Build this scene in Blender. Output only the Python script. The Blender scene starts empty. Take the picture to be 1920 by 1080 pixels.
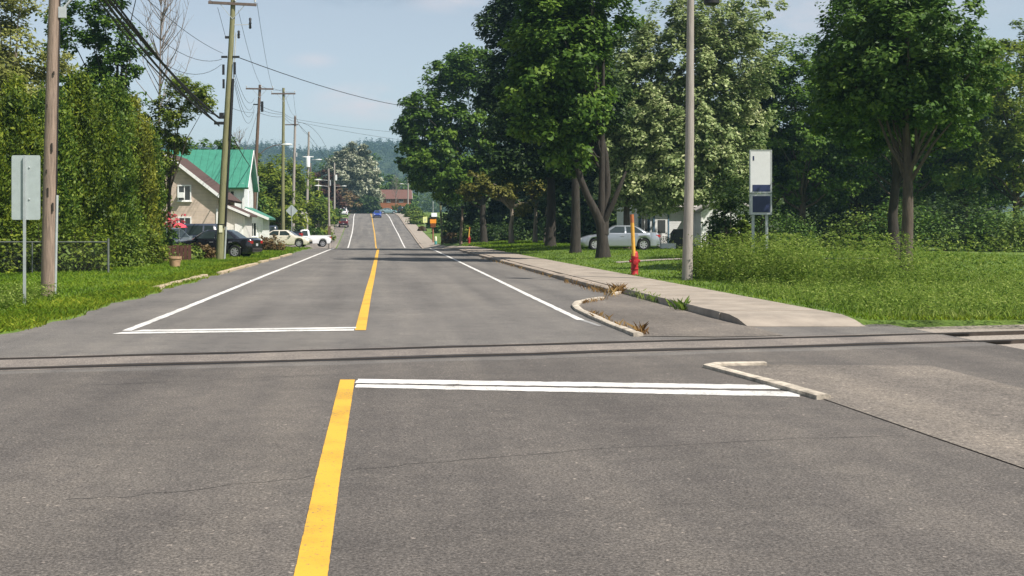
import bpy, math, random
import numpy as np
from mathutils import Vector, Matrix, Euler

R = math.radians
SC = bpy.context.scene
COL = SC.collection
F, CX, CY, H = 2250.0, 711.0, 428.0, 1.6      # focal length, principal point (photo pixels), eye height

# ------------------------------------------------------------------ terrain
def smooth(a, b, t):
    t = min(1.0, max(0.0, (t - a) / (b - a)))
    return t * t * (3 - 2 * t)
def interp(pts, y):
    if y <= pts[0][0]: return pts[0][1]
    for (a, va), (b, vb) in zip(pts, pts[1:]):
        if y <= b: return va + (vb - va) * (y - a) / (b - a)
    return pts[-1][1]
ROADP = [(-200, 0), (88, 0), (100, -.05), (110, -.42), (120, -.8), (135, -1.1), (150, -1.2), (160, -1.06), (170, -.67),
         (200, .75), (225, 1.9), (265, 4.1), (300, 5.2), (318, 5.5), (350, 5.7), (500, 7), (4000, 7)]
SIDEP = [(-200, 0), (125, 0), (140, -.25), (160, -.4), (170, -.35), (200, .75), (225, 1.9), (265, 4.1), (300, 5.2), (318, 5.5),
         (350, 5.7), (500, 7), (4000, 7)]
def sm(pts, y):
    w = min(6.0, max(1.0, (y - 80) * .2))
    return sum(interp(pts, y + w * k / 3) for k in range(-3, 4)) / 7
def cx(y):                                   # the road bends slightly to the left as it climbs
    return interp([(0, 0), (150, 0), (200, -.45), (250, -1.1), (300, -1.8), (4000, -1.8)], y)
def base(x, y):
    t = smooth(6.4, 9.0, abs(x - cx(y)))
    return sm(ROADP, y) * (1 - t) + sm(SIDEP, y) * t
def lawn(x, y):
    d = x - cx(y)
    if d <= -5.6:
        return .02 + .03 * smooth(5.6, 9, -d)
    if d >= 7.85:
        return .11 + .22 * smooth(8, 13, d) * smooth(25, 50, y)
    return 0.0
def gh(x, y): return base(x, y) + lawn(x, y)
def W(px, py, z): return Vector(((px - CX) * z / F, z, H - (py - CY) * z / F))
def G(px, py):                               # a pixel's point on the flat near road
    z = F * H / (py - CY); return Vector(((px - CX) * z / F, z, 0))
def GG(px, py):                              # a pixel's point on the ground
    z = F * H / (py - CY)
    for _ in range(12):
        x = (px - CX) * z / F
        z = F * (H - gh(x, z)) / (py - CY)
    x = (px - CX) * z / F
    return Vector((x, z, gh(x, z)))
def GX(px, z):
    x = (px - CX) * z / F; return Vector((x, z, gh(x, z)))

# ------------------------------------------------------------------ materials
def newmat(name):
    m = bpy.data.materials.new(name); m.use_nodes = True
    nt = m.node_tree; nt.nodes.clear()
    out = nt.nodes.new('ShaderNodeOutputMaterial')
    return m, nt, out
def N(nt, kind, **kw):
    n = nt.nodes.new(kind)
    for k, v in kw.items():
        if k in n.inputs: n.inputs[k].default_value = v
        else: setattr(n, k, v)
    return n
def ramp(nt, fac, stops):
    r = nt.nodes.new('ShaderNodeValToRGB'); e = r.color_ramp.elements
    while len(e) < len(stops): e.new(.5)
    for el, (p, c) in zip(e, stops):
        el.position = p; el.color = (*c, 1) if len(c) == 3 else c
    nt.links.new(fac, r.inputs['Fac']); return r.outputs['Color']
def mul(c, k): return tuple(min(1, v * k) for v in c)
def mat(name, col, rough=.6, metal=0.0, var=.15, scale=6.0, bump=0.0, bscale=40.0, spec=.4, stretch=None, col2=None, coat=0.0):
    m, nt, out = newmat(name)
    b = N(nt, 'ShaderNodeBsdfPrincipled'); b.inputs['Roughness'].default_value = rough
    b.inputs['Metallic'].default_value = metal; b.inputs['Specular IOR Level'].default_value = spec
    b.inputs['Coat Weight'].default_value = coat
    tc = N(nt, 'ShaderNodeTexCoord'); mp = N(nt, 'ShaderNodeMapping')
    if stretch: mp.inputs['Scale'].default_value = stretch
    nt.links.new(tc.outputs['Object'], mp.inputs['Vector'])
    n1 = N(nt, 'ShaderNodeTexNoise'); n1.inputs['Scale'].default_value = scale; n1.inputs['Detail'].default_value = 6
    n1.inputs['Roughness'].default_value = .65
    nt.links.new(mp.outputs['Vector'], n1.inputs['Vector'])
    c2 = col2 or mul(col, 1 + var)
    nt.links.new(ramp(nt, n1.outputs['Fac'], [(.3, mul(col, 1 - var)), (.5, col), (.72, c2)]), b.inputs['Base Color'])
    if bump:
        n2 = N(nt, 'ShaderNodeTexNoise'); n2.inputs['Scale'].default_value = bscale; n2.inputs['Detail'].default_value = 4
        nt.links.new(mp.outputs['Vector'], n2.inputs['Vector'])
        bp = N(nt, 'ShaderNodeBump'); bp.inputs['Strength'].default_value = bump; bp.inputs['Distance'].default_value = .02
        nt.links.new(n2.outputs['Fac'], bp.inputs['Height']); nt.links.new(bp.outputs['Normal'], b.inputs['Normal'])
    nt.links.new(b.outputs['BSDF'], out.inputs['Surface'])
    return m
def leafmat(name, dark, mid, light, trans=.3, rough=.55, spec=.25):
    m, nt, out = newmat(name)
    a = N(nt, 'ShaderNodeAttribute'); a.attribute_name = 'tint'
    c = ramp(nt, a.outputs['Fac'], [(0, dark), (.5, mid), (1, light)])
    b = N(nt, 'ShaderNodeBsdfPrincipled'); b.inputs['Roughness'].default_value = rough; b.inputs['Specular IOR Level'].default_value = spec
    nt.links.new(c, b.inputs['Base Color'])
    t = N(nt, 'ShaderNodeBsdfTranslucent'); nt.links.new(c, t.inputs['Color'])
    mx = N(nt, 'ShaderNodeMixShader'); mx.inputs['Fac'].default_value = trans
    nt.links.new(b.outputs['BSDF'], mx.inputs[1]); nt.links.new(t.outputs['BSDF'], mx.inputs[2])
    nt.links.new(mx.outputs['Shader'], out.inputs['Surface'])
    return m
def asphalt(name, k, tint=(1, 1, 1), patch=.1, coarse=1.0):
    m, nt, out = newmat(name); L = nt.links
    b = N(nt, 'ShaderNodeBsdfPrincipled'); b.inputs['Roughness'].default_value = .82; b.inputs['Specular IOR Level'].default_value = .3
    g = N(nt, 'ShaderNodeNewGeometry')
    fine = N(nt, 'ShaderNodeTexNoise'); fine.inputs['Scale'].default_value = 75 / coarse; fine.inputs['Detail'].default_value = 3; fine.inputs['Roughness'].default_value = .8
    vor = N(nt, 'ShaderNodeTexVoronoi'); vor.inputs['Scale'].default_value = 64 / coarse
    big = N(nt, 'ShaderNodeTexNoise'); big.inputs['Scale'].default_value = .35; big.inputs['Detail'].default_value = 5; big.inputs['Roughness'].default_value = .6
    mp = N(nt, 'ShaderNodeMapping'); mp.inputs['Scale'].default_value = (1.1, .05, 1)
    trk = N(nt, 'ShaderNodeTexNoise'); trk.inputs['Scale'].default_value = 1.0; trk.inputs['Detail'].default_value = 4
    L.new(g.outputs['Position'], mp.inputs['Vector']); L.new(mp.outputs['Vector'], trk.inputs['Vector'])
    med = N(nt, 'ShaderNodeTexNoise'); med.inputs['Scale'].default_value = 3.2; med.inputs['Detail'].default_value = 6; med.inputs['Roughness'].default_value = .7
    cm = ramp(nt, med.outputs['Fac'], [(.3, (.82, .82, .83)), (.5, (1, 1, 1)), (.72, (1.14, 1.13, 1.11))])
    for n in (fine, vor, big, med): L.new(g.outputs['Position'], n.inputs['Vector'])
    c0 = tuple(k * t for t in tint)
    cf = ramp(nt, fine.outputs['Fac'], [(.3, mul(c0, .36)), (.5, c0), (.7, mul(c0, 2.0))])
    cv = ramp(nt, vor.outputs['Color'], [(0, (.72, .72, .72)), (.55, (.98, .98, .98)), (.9, (1.1, 1.1, 1.1)), (1, (2.6, 2.5, 2.4))])
    cb = ramp(nt, big.outputs['Fac'], [(.3, (1 - patch, 1 - patch, 1 - patch)), (.5, (1, 1, 1)), (.7, (1 + patch, 1 + patch * .95, 1 + patch * .85))])
    ct = ramp(nt, trk.outputs['Fac'], [(.32, (.8, .8, .81)), (.5, (1, 1, 1)), (.68, (1.2, 1.19, 1.16))])
    cur = cf
    for o in (cv, cb, ct, cm):
        mx = N(nt, 'ShaderNodeMix'); mx.data_type = 'RGBA'; mx.blend_type = 'MULTIPLY'; mx.inputs[0].default_value = 1
        L.new(cur, mx.inputs[6]); L.new(o, mx.inputs[7]); cur = mx.outputs[2]
    L.new(cur, b.inputs['Base Color'])
    bp = N(nt, 'ShaderNodeBump'); bp.inputs['Strength'].default_value = .5; bp.inputs['Distance'].default_value = .008
    L.new(fine.outputs['Fac'], bp.inputs['Height']); L.new(bp.outputs['Normal'], b.inputs['Normal'])
    L.new(b.outputs['BSDF'], out.inputs['Surface'])
    return m
def worn(name, col, thr, base=(.125, .115, .105)):
    """road paint: dirt, tyre scuffs and little chips down to the asphalt"""
    m, nt, out = newmat(name); L = nt.links
    b = N(nt, 'ShaderNodeBsdfPrincipled'); b.inputs['Roughness'].default_value = .7
    g = N(nt, 'ShaderNodeNewGeometry')
    n1 = N(nt, 'ShaderNodeTexNoise'); n1.inputs['Scale'].default_value = 34; n1.inputs['Detail'].default_value = 6; n1.inputs['Roughness'].default_value = .75
    n2 = N(nt, 'ShaderNodeTexNoise'); n2.inputs['Scale'].default_value = 1.7; n2.inputs['Detail'].default_value = 6
    for n in (n1, n2): L.new(g.outputs['Position'], n.inputs['Vector'])
    tone = ramp(nt, n2.outputs['Fac'], [(.3, mul(col, .74)), (.5, mul(col, .95)), (.7, col)])
    add = N(nt, 'ShaderNodeMath', operation='MULTIPLY_ADD'); add.inputs[1].default_value = .22; L.new(n2.outputs['Fac'], add.inputs[0]); L.new(n1.outputs['Fac'], add.inputs[2])
    chip = ramp(nt, add.outputs[0], [(thr + .02, (1, 1, 1)), (thr + .075, (0, 0, 0))])
    mx = N(nt, 'ShaderNodeMix'); mx.data_type = 'RGBA'; L.new(chip, mx.inputs[0]); L.new(tone, mx.inputs[6]); mx.inputs[7].default_value = (*base, 1)
    L.new(mx.outputs[2], b.inputs['Base Color'])
    bp = N(nt, 'ShaderNodeBump'); bp.inputs['Strength'].default_value = .4; bp.inputs['Distance'].default_value = .006
    L.new(n1.outputs['Fac'], bp.inputs['Height']); L.new(bp.outputs['Normal'], b.inputs['Normal'])
    L.new(b.outputs['BSDF'], out.inputs['Surface'])
    return m
def bands(name, col, pitch, axis='Z', depth=.012, dark=.7, rough=.6, metal=0.0, width=.12, object_space=True):
    """boards, metal ribs: a repeating groove across one axis"""
    m, nt, out = newmat(name); L = nt.links
    b = N(nt, 'ShaderNodeBsdfPrincipled'); b.inputs['Roughness'].default_value = rough; b.inputs['Metallic'].default_value = metal
    tc = N(nt, 'ShaderNodeTexCoord'); sp = N(nt, 'ShaderNodeSeparateXYZ'); L.new(tc.outputs['Object'], sp.inputs[0])
    d = N(nt, 'ShaderNodeMath', operation='DIVIDE'); d.inputs[1].default_value = pitch; L.new(sp.outputs[axis], d.inputs[0])
    f = N(nt, 'ShaderNodeMath', operation='FRACT'); L.new(d.outputs[0], f.inputs[0])
    n = N(nt, 'ShaderNodeTexNoise'); n.inputs['Scale'].default_value = 2.5; n.inputs['Detail'].default_value = 6; L.new(tc.outputs['Object'], n.inputs['Vector'])
    c1 = ramp(nt, f.outputs[0], [(0, mul(col, dark)), (width, col), (1, mul(col, 1.04))])
    c2 = ramp(nt, n.outputs['Fac'], [(.3, (.86, .86, .86)), (.7, (1.06, 1.06, 1.05))])
    mx = N(nt, 'ShaderNodeMix'); mx.data_type = 'RGBA'; mx.blend_type = 'MULTIPLY'; mx.inputs[0].default_value = 1
    L.new(c1, mx.inputs[6]); L.new(c2, mx.inputs[7]); L.new(mx.outputs[2], b.inputs['Base Color'])
    bp = N(nt, 'ShaderNodeBump'); bp.inputs['Strength'].default_value = .8; bp.inputs['Distance'].default_value = depth
    L.new(f.outputs[0], bp.inputs['Height']); L.new(bp.outputs['Normal'], b.inputs['Normal'])
    L.new(b.outputs['BSDF'], out.inputs['Surface'])
    return m

M = {}
M['asphalt'] = asphalt('road asphalt', .132, (1.05, .97, .88), .17)
M['asphalt_near'] = asphalt('coarse brown asphalt', .097, (1.1, .98, .87), .16, 1.25)
M['asphalt_old'] = asphalt('old cracked asphalt', .135, (1.1, .96, .82), .28, 1.5)
M['panel'] = asphalt('crossing asphalt', .165, (1.1, .96, .84), .2, 1.3)
M['white_paint'] = worn('road paint white', (.68, .66, .62), .46)
M['white_worn'] = mat('worn road paint', (.28, .275, .265), .7, var=.35, scale=14)
M['yellow_paint'] = worn('road paint yellow', (.66, .37, .035), .44)
M['rubber'] = mat('flangeway rubber', (.010, .0095, .009), .8, var=.4, scale=5)
M['rail_steel'] = mat('rail steel', (.07, .055, .045), .5, .5, var=.3)
M['crack'] = mat('tar crack', (.03, .028, .026), .8)
M['concrete'] = mat('kerb concrete', (.44, .385, .31), .9, var=.5, scale=7, bump=.4)
M['kerb_tan'] = mat('tan kerb stone', (.4, .32, .215), .9, var=.35, scale=4, bump=.5)
M['dark_galv'] = mat('dull galvanised wire', (.13, .14, .13), .6, .3, var=.2)
M['kerb_dark'] = mat('kerb concrete toned for shade', (.3, .25, .2), .9, var=.4, scale=2, bump=.4)  # the shade on the road-facing side is put into this colour
M['sidewalk'] = mat('pavement concrete', (.295, .252, .205), .9, var=.24, scale=1.6, bump=.3)
M['gravel'] = mat('gravel', (.3, .26, .22), .95, var=.45, scale=22, bump=.8, bscale=60)
M['grass_ground'] = mat('lawn ground', (.09, .15, .018), .95, var=.45, scale=1.1, bump=.5, bscale=30, col2=(.13, .17, .025))
M['hill'] = mat('hill ground', (.03, .05, .018), .95, var=.4, scale=.03)
M['galv'] = mat('galvanised steel', (.42, .45, .45), .45, .35, var=.12, scale=8)
M['galv_flat'] = mat('sign back aluminium', (.40, .45, .44), .55, .2, var=.08, scale=6)
M['pole_brown'] = mat('weathered brown wood', (.23, .17, .13), .85, var=.5, scale=5, bump=.6, bscale=14, stretch=(6, 6, .35))
M['pole_grey'] = mat('weathered grey wood', (.31, .275, .245), .85, var=.25, scale=5, bump=.5, bscale=14, stretch=(6, 6, .3))
M['pole_green'] = mat('treated green wood', (.185, .18, .09), .85, var=.35, scale=5, bump=.5, bscale=14, stretch=(6, 6, .3))
M['pole_red'] = mat('dark brown creosoted wood', (.13, .085, .06), .85, var=.4, scale=5, bump=.5, bscale=14, stretch=(6, 6, .3))
M['arm_wood'] = mat('crossarm wood', (.12, .09, .075), .85, var=.3, scale=5)
M['black'] = mat('black plastic', (.014, .014, .015), .5, var=.2)
M['wire'] = mat('cable sheath', (.02, .02, .022), .6, var=.1)
M['white_metal'] = mat('white enamel', (.7, .72, .7), .4, var=.06)
M['grey_metal'] = mat('grey enamel', (.45, .47, .47), .5, .2, var=.1)
M['bark'] = mat('bark', (.08, .062, .047), .95, var=.5, scale=4, bump=.9, bscale=10, stretch=(3, 3, .5))
M['bark_dark'] = mat('dark bark', (.036, .03, .024), .95, var=.5, scale=4, bump=.9, bscale=10, stretch=(3, 3, .5))
M['bark_grey'] = mat('grey bark', (.24, .2, .16), .95, var=.4, scale=4, bump=.7, bscale=10, stretch=(3, 3, .5))
M['twig'] = mat('dead twigs', (.2, .17, .15), .9)
M['glass'] = mat('window glass', (.02, .026, .028), .06, var=.1, spec=.8)
M['carglass'] = mat('car glass', (.025, .035, .035), .05, var=.1, spec=.8)
M['tyre'] = mat('tyre rubber', (.013, .013, .013), .8)
M['rim'] = mat('alloy rim', (.5, .5, .52), .35, .6, var=.1)
M['tail'] = mat('tail lamp', (.3, .012, .012), .2, var=.2, coat=.5)
M['lamp'] = mat('head lamp', (.6, .62, .64), .15, var=.1, coat=.5)
M['red_paint'] = mat('red hydrant paint', (.36, .015, .018), .5, var=.25, scale=7)
M['marker_yellow'] = mat('marker pole paint', (.62, .33, .05), .6, var=.15)
M['marker_tip'] = mat('marker pole tip', (.4, .13, .04), .6, var=.15)
M['white_siding'] = bands('white siding', (.80, .81, .80), .13)
M['white_boards'] = bands('white vertical boards', (.72, .70, .66), .16, 'X', .01, .75)
M['beige_siding'] = bands('beige siding', (.56, .45, .37), .24, 'Z', .015, .72)
M['white_trim'] = mat('white trim', (.75, .75, .73), .5, var=.06)
M['blue_trim'] = mat('blue grey trim', (.09, .16, .22), .5, var=.1)
M['brown_roof'] = bands('brown shingles', (.075, .042, .034), .2, 'X', .01, .7, rough=.9)
M['green_roof'] = bands('green metal roofing', (.05, .22, .15), .55, 'X', .05, .5, rough=.4, width=.09)
M['grey_roof'] = mat('grey shingles', (.38, .36, .33), .9, var=.2, scale=6)
M['brick'] = mat('orange brick', (.28, .105, .045), .9, var=.2, scale=8)
M['red_brick'] = mat('red brick', (.3, .11, .08), .9, var=.25, scale=9)
M['red_roof'] = bands('red brown roof', (.13, .06, .045), .35, 'Z', .01, .75, rough=.85)
M['orange'] = mat('orange machine paint', (.6, .2, .03), .45, var=.1)
M['fence_wood'] = mat('dark red brown fence', (.085, .035, .025), .85, var=.3, scale=5)
M['planter_wood'] = mat('planter wood', (.35, .22, .13), .85, var=.3, scale=6)
M['soil'] = mat('soil', (.05, .035, .025), .95, var=.4)
M['umbrella'] = mat('pink red fabric', (.62, .06, .09), .8, var=.15)
M['sign_white'] = mat('sign white face', (.58, .59, .59), .4, var=.05)
M['sign_navy'] = mat('sign navy panel', (.02, .03, .085), .4, var=.1)
M['sign_yellow'] = mat('pale yellow sign', (.7, .72, .3), .5, var=.08)
M['sign_orange'] = mat('orange sign', (.8, .28, .02), .5, var=.08)
M['amber_reflection'] = mat('dark amber reflection', (.16, .05, .015), .4, var=.3)
M['teal'] = mat('teal marker', (.1, .36, .34), .5, var=.1)
M['cream'] = mat('cream marker', (.68, .66, .48), .5, var=.1)
# foliage
M['L_maple'] = leafmat('maple leaves', (.03, .07, .008), (.075, .15, .016), (.17, .26, .03), .35)
M['L_mapleb'] = leafmat('yellow green maple leaves', (.06, .1, .012), (.16, .225, .025), (.34, .38, .06), .5)
M['L_dark'] = leafmat('dark and shaded leaves', (.012, .026, .006), (.03, .06, .012), (.08, .13, .022), .25)  # dark green leaves, with the shade among the trees put into the colour
M['L_mid'] = leafmat('mid green leaves', (.03, .07, .012), (.07, .14, .02), (.16, .24, .04), .32)
M['L_silver'] = leafmat('silver maple leaves', (.11, .17, .055), (.27, .34, .125), (.55, .58, .31), .36)
M['L_poplar'] = leafmat('white poplar leaves', (.08, .10, .055), (.25, .27, .17), (.58, .58, .45), .22)
M['L_cedar'] = leafmat('cedar sprays', (.024, .05, .005), (.105, .16, .013), (.26, .3, .026), .36)
M['L_cedard'] = leafmat('deep green cedar sprays', (.022, .055, .007), (.09, .16, .018), (.24, .31, .035), .38)
M['L_cedarg'] = leafmat('golden cedar sprays', (.04, .06, .006), (.15, .18, .016), (.32, .32, .035), .36)
M['L_cedary'] = leafmat('yellowed cedar sprays', (.06, .07, .012), (.16, .165, .03), (.3, .27, .065), .3)
M['L_pale'] = leafmat('pale willow leaves', (.1, .12, .025), (.25, .27, .065), (.45, .45, .17), .42)
M['L_red'] = leafmat('copper leaves', (.02, .01, .008), (.06, .025, .018), (.1, .05, .03), .2)
M['L_far'] = leafmat('hill forest leaves', (.016, .035, .012), (.042, .075, .02), (.085, .12, .04), .15)
M['L_bush'] = leafmat('bush leaves', (.04, .075, .01), (.125, .19, .025), (.26, .31, .06), .32)
M['L_brown'] = leafmat('brown bush leaves', (.05, .03, .015), (.14, .09, .035), (.24, .18, .07), .25)
M['L_grass'] = leafmat('grass blades', (.055, .105, .006), (.12, .21, .012), (.24, .3, .025), .3, .7, .15)
M['L_grassy'] = leafmat('dry edge grass blades', (.07, .11, .008), (.155, .215, .014), (.3, .32, .03), .3, .7, .15)
M['L_weed'] = leafmat('weed leaves', (.06, .12, .02), (.17, .25, .035), (.34, .4, .11), .4, .7, .15)
M['L_dry'] = leafmat('dry weeds', (.1, .05, .02), (.24, .14, .05), (.38, .26, .1), .25, .8, .1)
M['L_flower'] = leafmat('rose petals', (.3, .02, .04), (.5, .06, .08), (.6, .2, .2), .3)
def paint(name, col, metal=0.0, rough=.3):
    return mat(name, col, rough, metal, var=.04, scale=2, coat=.8)
M['p_black'] = paint('black car paint', (.008, .008, .011), rough=.22)
M['p_navy'] = paint('dark blue grey car paint', (.03, .04, .06))
M['p_grey'] = paint('grey car paint', (.16, .19, .2), .3)
M['p_beige'] = paint('champagne car paint', (.68, .63, .52), .2)
M['p_white'] = paint('white car paint', (.72, .73, .74))
M['p_silver'] = paint('silver car paint', (.34, .37, .41), .5)
M['p_maroon'] = paint('maroon car paint', (.09, .02, .03))
M['p_blue'] = paint('blue car paint', (.02, .05, .28))
M['p_teal'] = paint('grey green car paint', (.16, .24, .25), .3)
# ------------------------------------------------------------------ mesh helpers
def link(o, parent=None):
    COL.objects.link(o)
    if parent is not None: o.parent = parent
    return o
def tag(o, label=None, cat=None, group=None, kind=None):
    if label: o['label'] = label
    if cat: o['category'] = cat
    if group: o['group'] = group
    if kind: o['kind'] = kind
    return o
def thing(name, label, cat, loc=(0, 0, 0), rz=0.0, group=None):
    o = bpy.data.objects.new(name, None); o.empty_display_size = .2
    o.location = loc; o.rotation_euler = (0, 0, rz)
    return tag(link(o), label, cat, group)
class MB:
    def __init__(s): s.v = []; s.f = []
    def add(s, vs, fs):
        k = len(s.v); s.v += [tuple(v) for v in vs]; s.f += [tuple(i + k for i in f) for f in fs]; return s
    def box(s, c, d, rz=0.0, rot=None):
        hx, hy, hz = d[0] / 2, d[1] / 2, d[2] / 2
        m = rot if rot is not None else Matrix.Rotation(rz, 3, 'Z')
        c = Vector(c)
        vs = [c + m @ Vector((x * hx, y * hy, z * hz)) for x in (-1, 1) for y in (-1, 1) for z in (-1, 1)]
        return s.add(vs, [(0, 1, 3, 2), (4, 6, 7, 5), (0, 4, 5, 1), (2, 3, 7, 6), (0, 2, 6, 4), (1, 5, 7, 3)])
    def bar(s, a, b, w, h=None):
        a, b = Vector(a), Vector(b); d = b - a; L = d.length
        q = d.to_track_quat('X', 'Z').to_matrix()
        return s.box((a + b) / 2, (L, w, h or w), rot=q)
    def tube(s, pts, rad, seg=8, cap=True):
        pts = [Vector(p) for p in pts]; n = len(pts)
        if not hasattr(rad, '__len__'): rad = [rad] * n
        k = len(s.v); up = None
        for i, p in enumerate(pts):
            d = (pts[min(i + 1, n - 1)] - pts[max(i - 1, 0)]).normalized()
            if up is None:
                up = Vector((1, 0, 0)) if abs(d.x) < .8 else Vector((0, 1, 0))
            u = (up - d * up.dot(d)).normalized(); v = d.cross(u); up = u
            for j in range(seg):
                a = 2 * math.pi * j / seg
                s.v.append(tuple(p + (u * math.cos(a) + v * math.sin(a)) * rad[i]))
        for i in range(n - 1):
            for j in range(seg):
                j2 = (j + 1) % seg
                s.f.append((k + i * seg + j, k + i * seg + j2, k + (i + 1) * seg + j2, k + (i + 1) * seg + j))
        if cap:
            s.f.append(tuple(k + j for j in reversed(range(seg)))); s.f.append(tuple(k + (n - 1) * seg + j for j in range(seg)))
        return s
    def lathe(s, prof, c=(0, 0, 0), seg=16, axis='Z'):
        k = len(s.v); n = len(prof); c = Vector(c)
        for r, z in prof:
            for j in range(seg):
                a = 2 * math.pi * j / seg; x, y = r * math.cos(a), r * math.sin(a)
                p = {'Z': (x, y, z), 'Y': (x, z, y), 'X': (z, x, y)}[axis]
                s.v.append(tuple(c + Vector(p)))
        for i in range(n - 1):
            for j in range(seg):
                j2 = (j + 1) % seg
                s.f.append((k + i * seg + j, k + i * seg + j2, k + (i + 1) * seg + j2, k + (i + 1) * seg + j))
        s.f.append(tuple(k + j for j in reversed(range(seg)))); s.f.append(tuple(k + (n - 1) * seg + j for j in range(seg)))
        return s
    def prism(s, poly, axis, a, b):
        """a 2D outline pushed from a to b along an axis"""
        def P(u, v, t): return {'X': (t, u, v), 'Y': (u, t, v), 'Z': (u, v, t)}[axis]
        n = len(poly)
        vs = [P(u, v, a) for u, v in poly] + [P(u, v, b) for u, v in poly]
        fs = [tuple(range(n)), tuple(range(2 * n - 1, n - 1, -1))]
        fs += [(i, i + n, (i + 1) % n + n, (i + 1) % n) for i in range(n)]
        return s.add(vs, fs)
    def build(s, name, m, parent=None, smooth=None, mats=None):
        me = bpy.data.meshes.new(name); me.from_pydata(s.v, [], s.f); me.update()
        import bmesh
        bm = bmesh.new(); bm.from_mesh(me); bmesh.ops.recalc_face_normals(bm, faces=bm.faces); bm.to_mesh(me); bm.free()
        me.materials.append(m)
        if smooth is not None:
            me.polygons.foreach_set('use_smooth', [True] * len(me.polygons))
            me.set_sharp_from_angle(angle=R(smooth))
        return link(bpy.data.objects.new(name, me), parent)
def sheet(name, poly, z, m, kind='structure', jag=0.0):
    """a flat road marking or patch: polygon of ground points, raised z over the road; jag roughens its edges"""
    if jag:
        r = random.Random(len(poly) + int(poly[0][0] * 100)); out = []
        for a, b in zip(poly, poly[1:] + poly[:1]):
            L = math.hypot(b[0] - a[0], b[1] - a[1]); k = max(1, int(L / .07))
            out += [(a[0] + (b[0] - a[0]) * i / k + r.gauss(0, jag * .5), a[1] + (b[1] - a[1]) * i / k + (r.gauss(0, jag) if i else 0)) for i in range(k)]
        poly = out
    me = bpy.data.meshes.new(name)
    me.from_pydata([(p[0], p[1], z + (p[2] if len(p) > 2 else 0)) for p in poly], [], [tuple(range(len(poly)))])
    me.update()
    if me.polygons[0].normal.z < 0: me.flip_normals()
    me.materials.append(m); o = link(bpy.data.objects.new(name, me))
    o['kind'] = kind
    return o
def ribbon(name, pts, w, m, dz, kind='structure', jag=0.0, seed=1, hfun=None, step=3.0):
    """a strip w wide along ground points, following the road surface"""
    rng = random.Random(seed); out = []
    for (x0, y0), (x1, y1) in zip(pts, pts[1:]):
        n = max(1, int(abs(y1 - y0) / step + abs(x1 - x0) / step))
        out += [(x0 + (x1 - x0) * k / n, y0 + (y1 - y0) * k / n) for k in range(n)]
    out.append(pts[-1]); mb = MB(); hf = hfun or base
    for i, (x, y) in enumerate(out):
        a, b = out[max(0, i - 1)], out[min(len(out) - 1, i + 1)]
        dx, dy = b[0] - a[0], b[1] - a[1]; L = math.hypot(dx, dy) or 1
        nx, ny = -dy / L, dx / L
        j1, j2 = rng.uniform(-jag, jag), rng.uniform(-jag, jag)
        for s_, j in ((.5, j1), (-.5, j2)):
            px, py = x + nx * (w * s_ + j), y + ny * (w * s_ + j)
            mb.v.append((px, py, hf(px, py) + dz))
    for i in range(len(out) - 1):
        mb.f.append((2 * i, 2 * i + 1, 2 * i + 3, 2 * i + 2))
    me = bpy.data.meshes.new(name); me.from_pydata(mb.v, [], mb.f); me.update()
    if me.polygons[0].normal.z < 0: me.flip_normals()
    me.materials.append(m); o = link(bpy.data.objects.new(name, me))
    if kind: o['kind'] = kind
    return o

# ------------------------------------------------------------------ foliage (numpy)
def npmesh(name, verts, tint, m, parent=None, nv=4):
    """verts: (k, nv, 3) separate little faces with one tint each"""
    k = len(verts); me = bpy.data.meshes.new(name)
    me.vertices.add(k * nv); me.vertices.foreach_set('co', verts.reshape(-1).astype(np.float32))
    me.loops.add(k * nv); me.loops.foreach_set('vertex_index', np.arange(k * nv, dtype=np.int32))
    me.polygons.add(k); me.polygons.foreach_set('loop_start', np.arange(0, k * nv, nv, dtype=np.int32))
    me.update(calc_edges=True)
    at = me.attributes.new('tint', 'FLOAT', 'FACE'); at.data.foreach_set('value', np.clip(tint, 0, 1).astype(np.float32))
    me.materials.append(m)
    return link(bpy.data.objects.new(name, me), parent)
def unit(a): return a / (np.linalg.norm(a, axis=-1, keepdims=True) + 1e-9)
def leaves(cent, rad, per, size, rng, center, up=.85, out=.55, rnd=.42, aspect=.62, hang=0.0, ctint=None, flat=.7, tvar=.2):
    """leaf quads: a cloud of per leaves around each clump centre"""
    n = len(cent); k = n * per
    c = np.repeat(cent, per, 0); r = np.repeat(rad, per)[:, None]
    d = unit(rng.normal(size=(k, 3))) * (rng.random((k, 1)) ** .45)
    d[:, 2] *= flat
    p = c + d * r
    p[:, 2] -= hang * r[:, 0] * np.hypot(d[:, 0], d[:, 1]) ** 2
    od = unit(.6 * unit(p - center) + .6 * d)
    nrm = unit(out * od + np.array([0, 0, up]) + rnd * rng.normal(size=(k, 3)))
    t = unit(np.cross(nrm, rng.normal(size=(k, 3)))); b = np.cross(nrm, t)
    s = size * rng.uniform(.65, 1.35, (k, 1))
    v = np.stack([p - t * s * .5, p + b * s * aspect * .5 - t * s * .05, p + t * s * .55 - nrm * s * .12, p - b * s * aspect * .5 - t * s * .05], 1)
    ct = ctint if ctint is not None else rng.normal(.5, .14, n)
    tint = np.repeat(ct, per) + rng.normal(0, tvar, k)
    return v, tint
def wobble(pts, amp, rng):
    return [Vector(p) + Vector(rng.normal(size=3) * amp * (0 if i == 0 else 1)) for i, p in enumerate(pts)]
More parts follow.
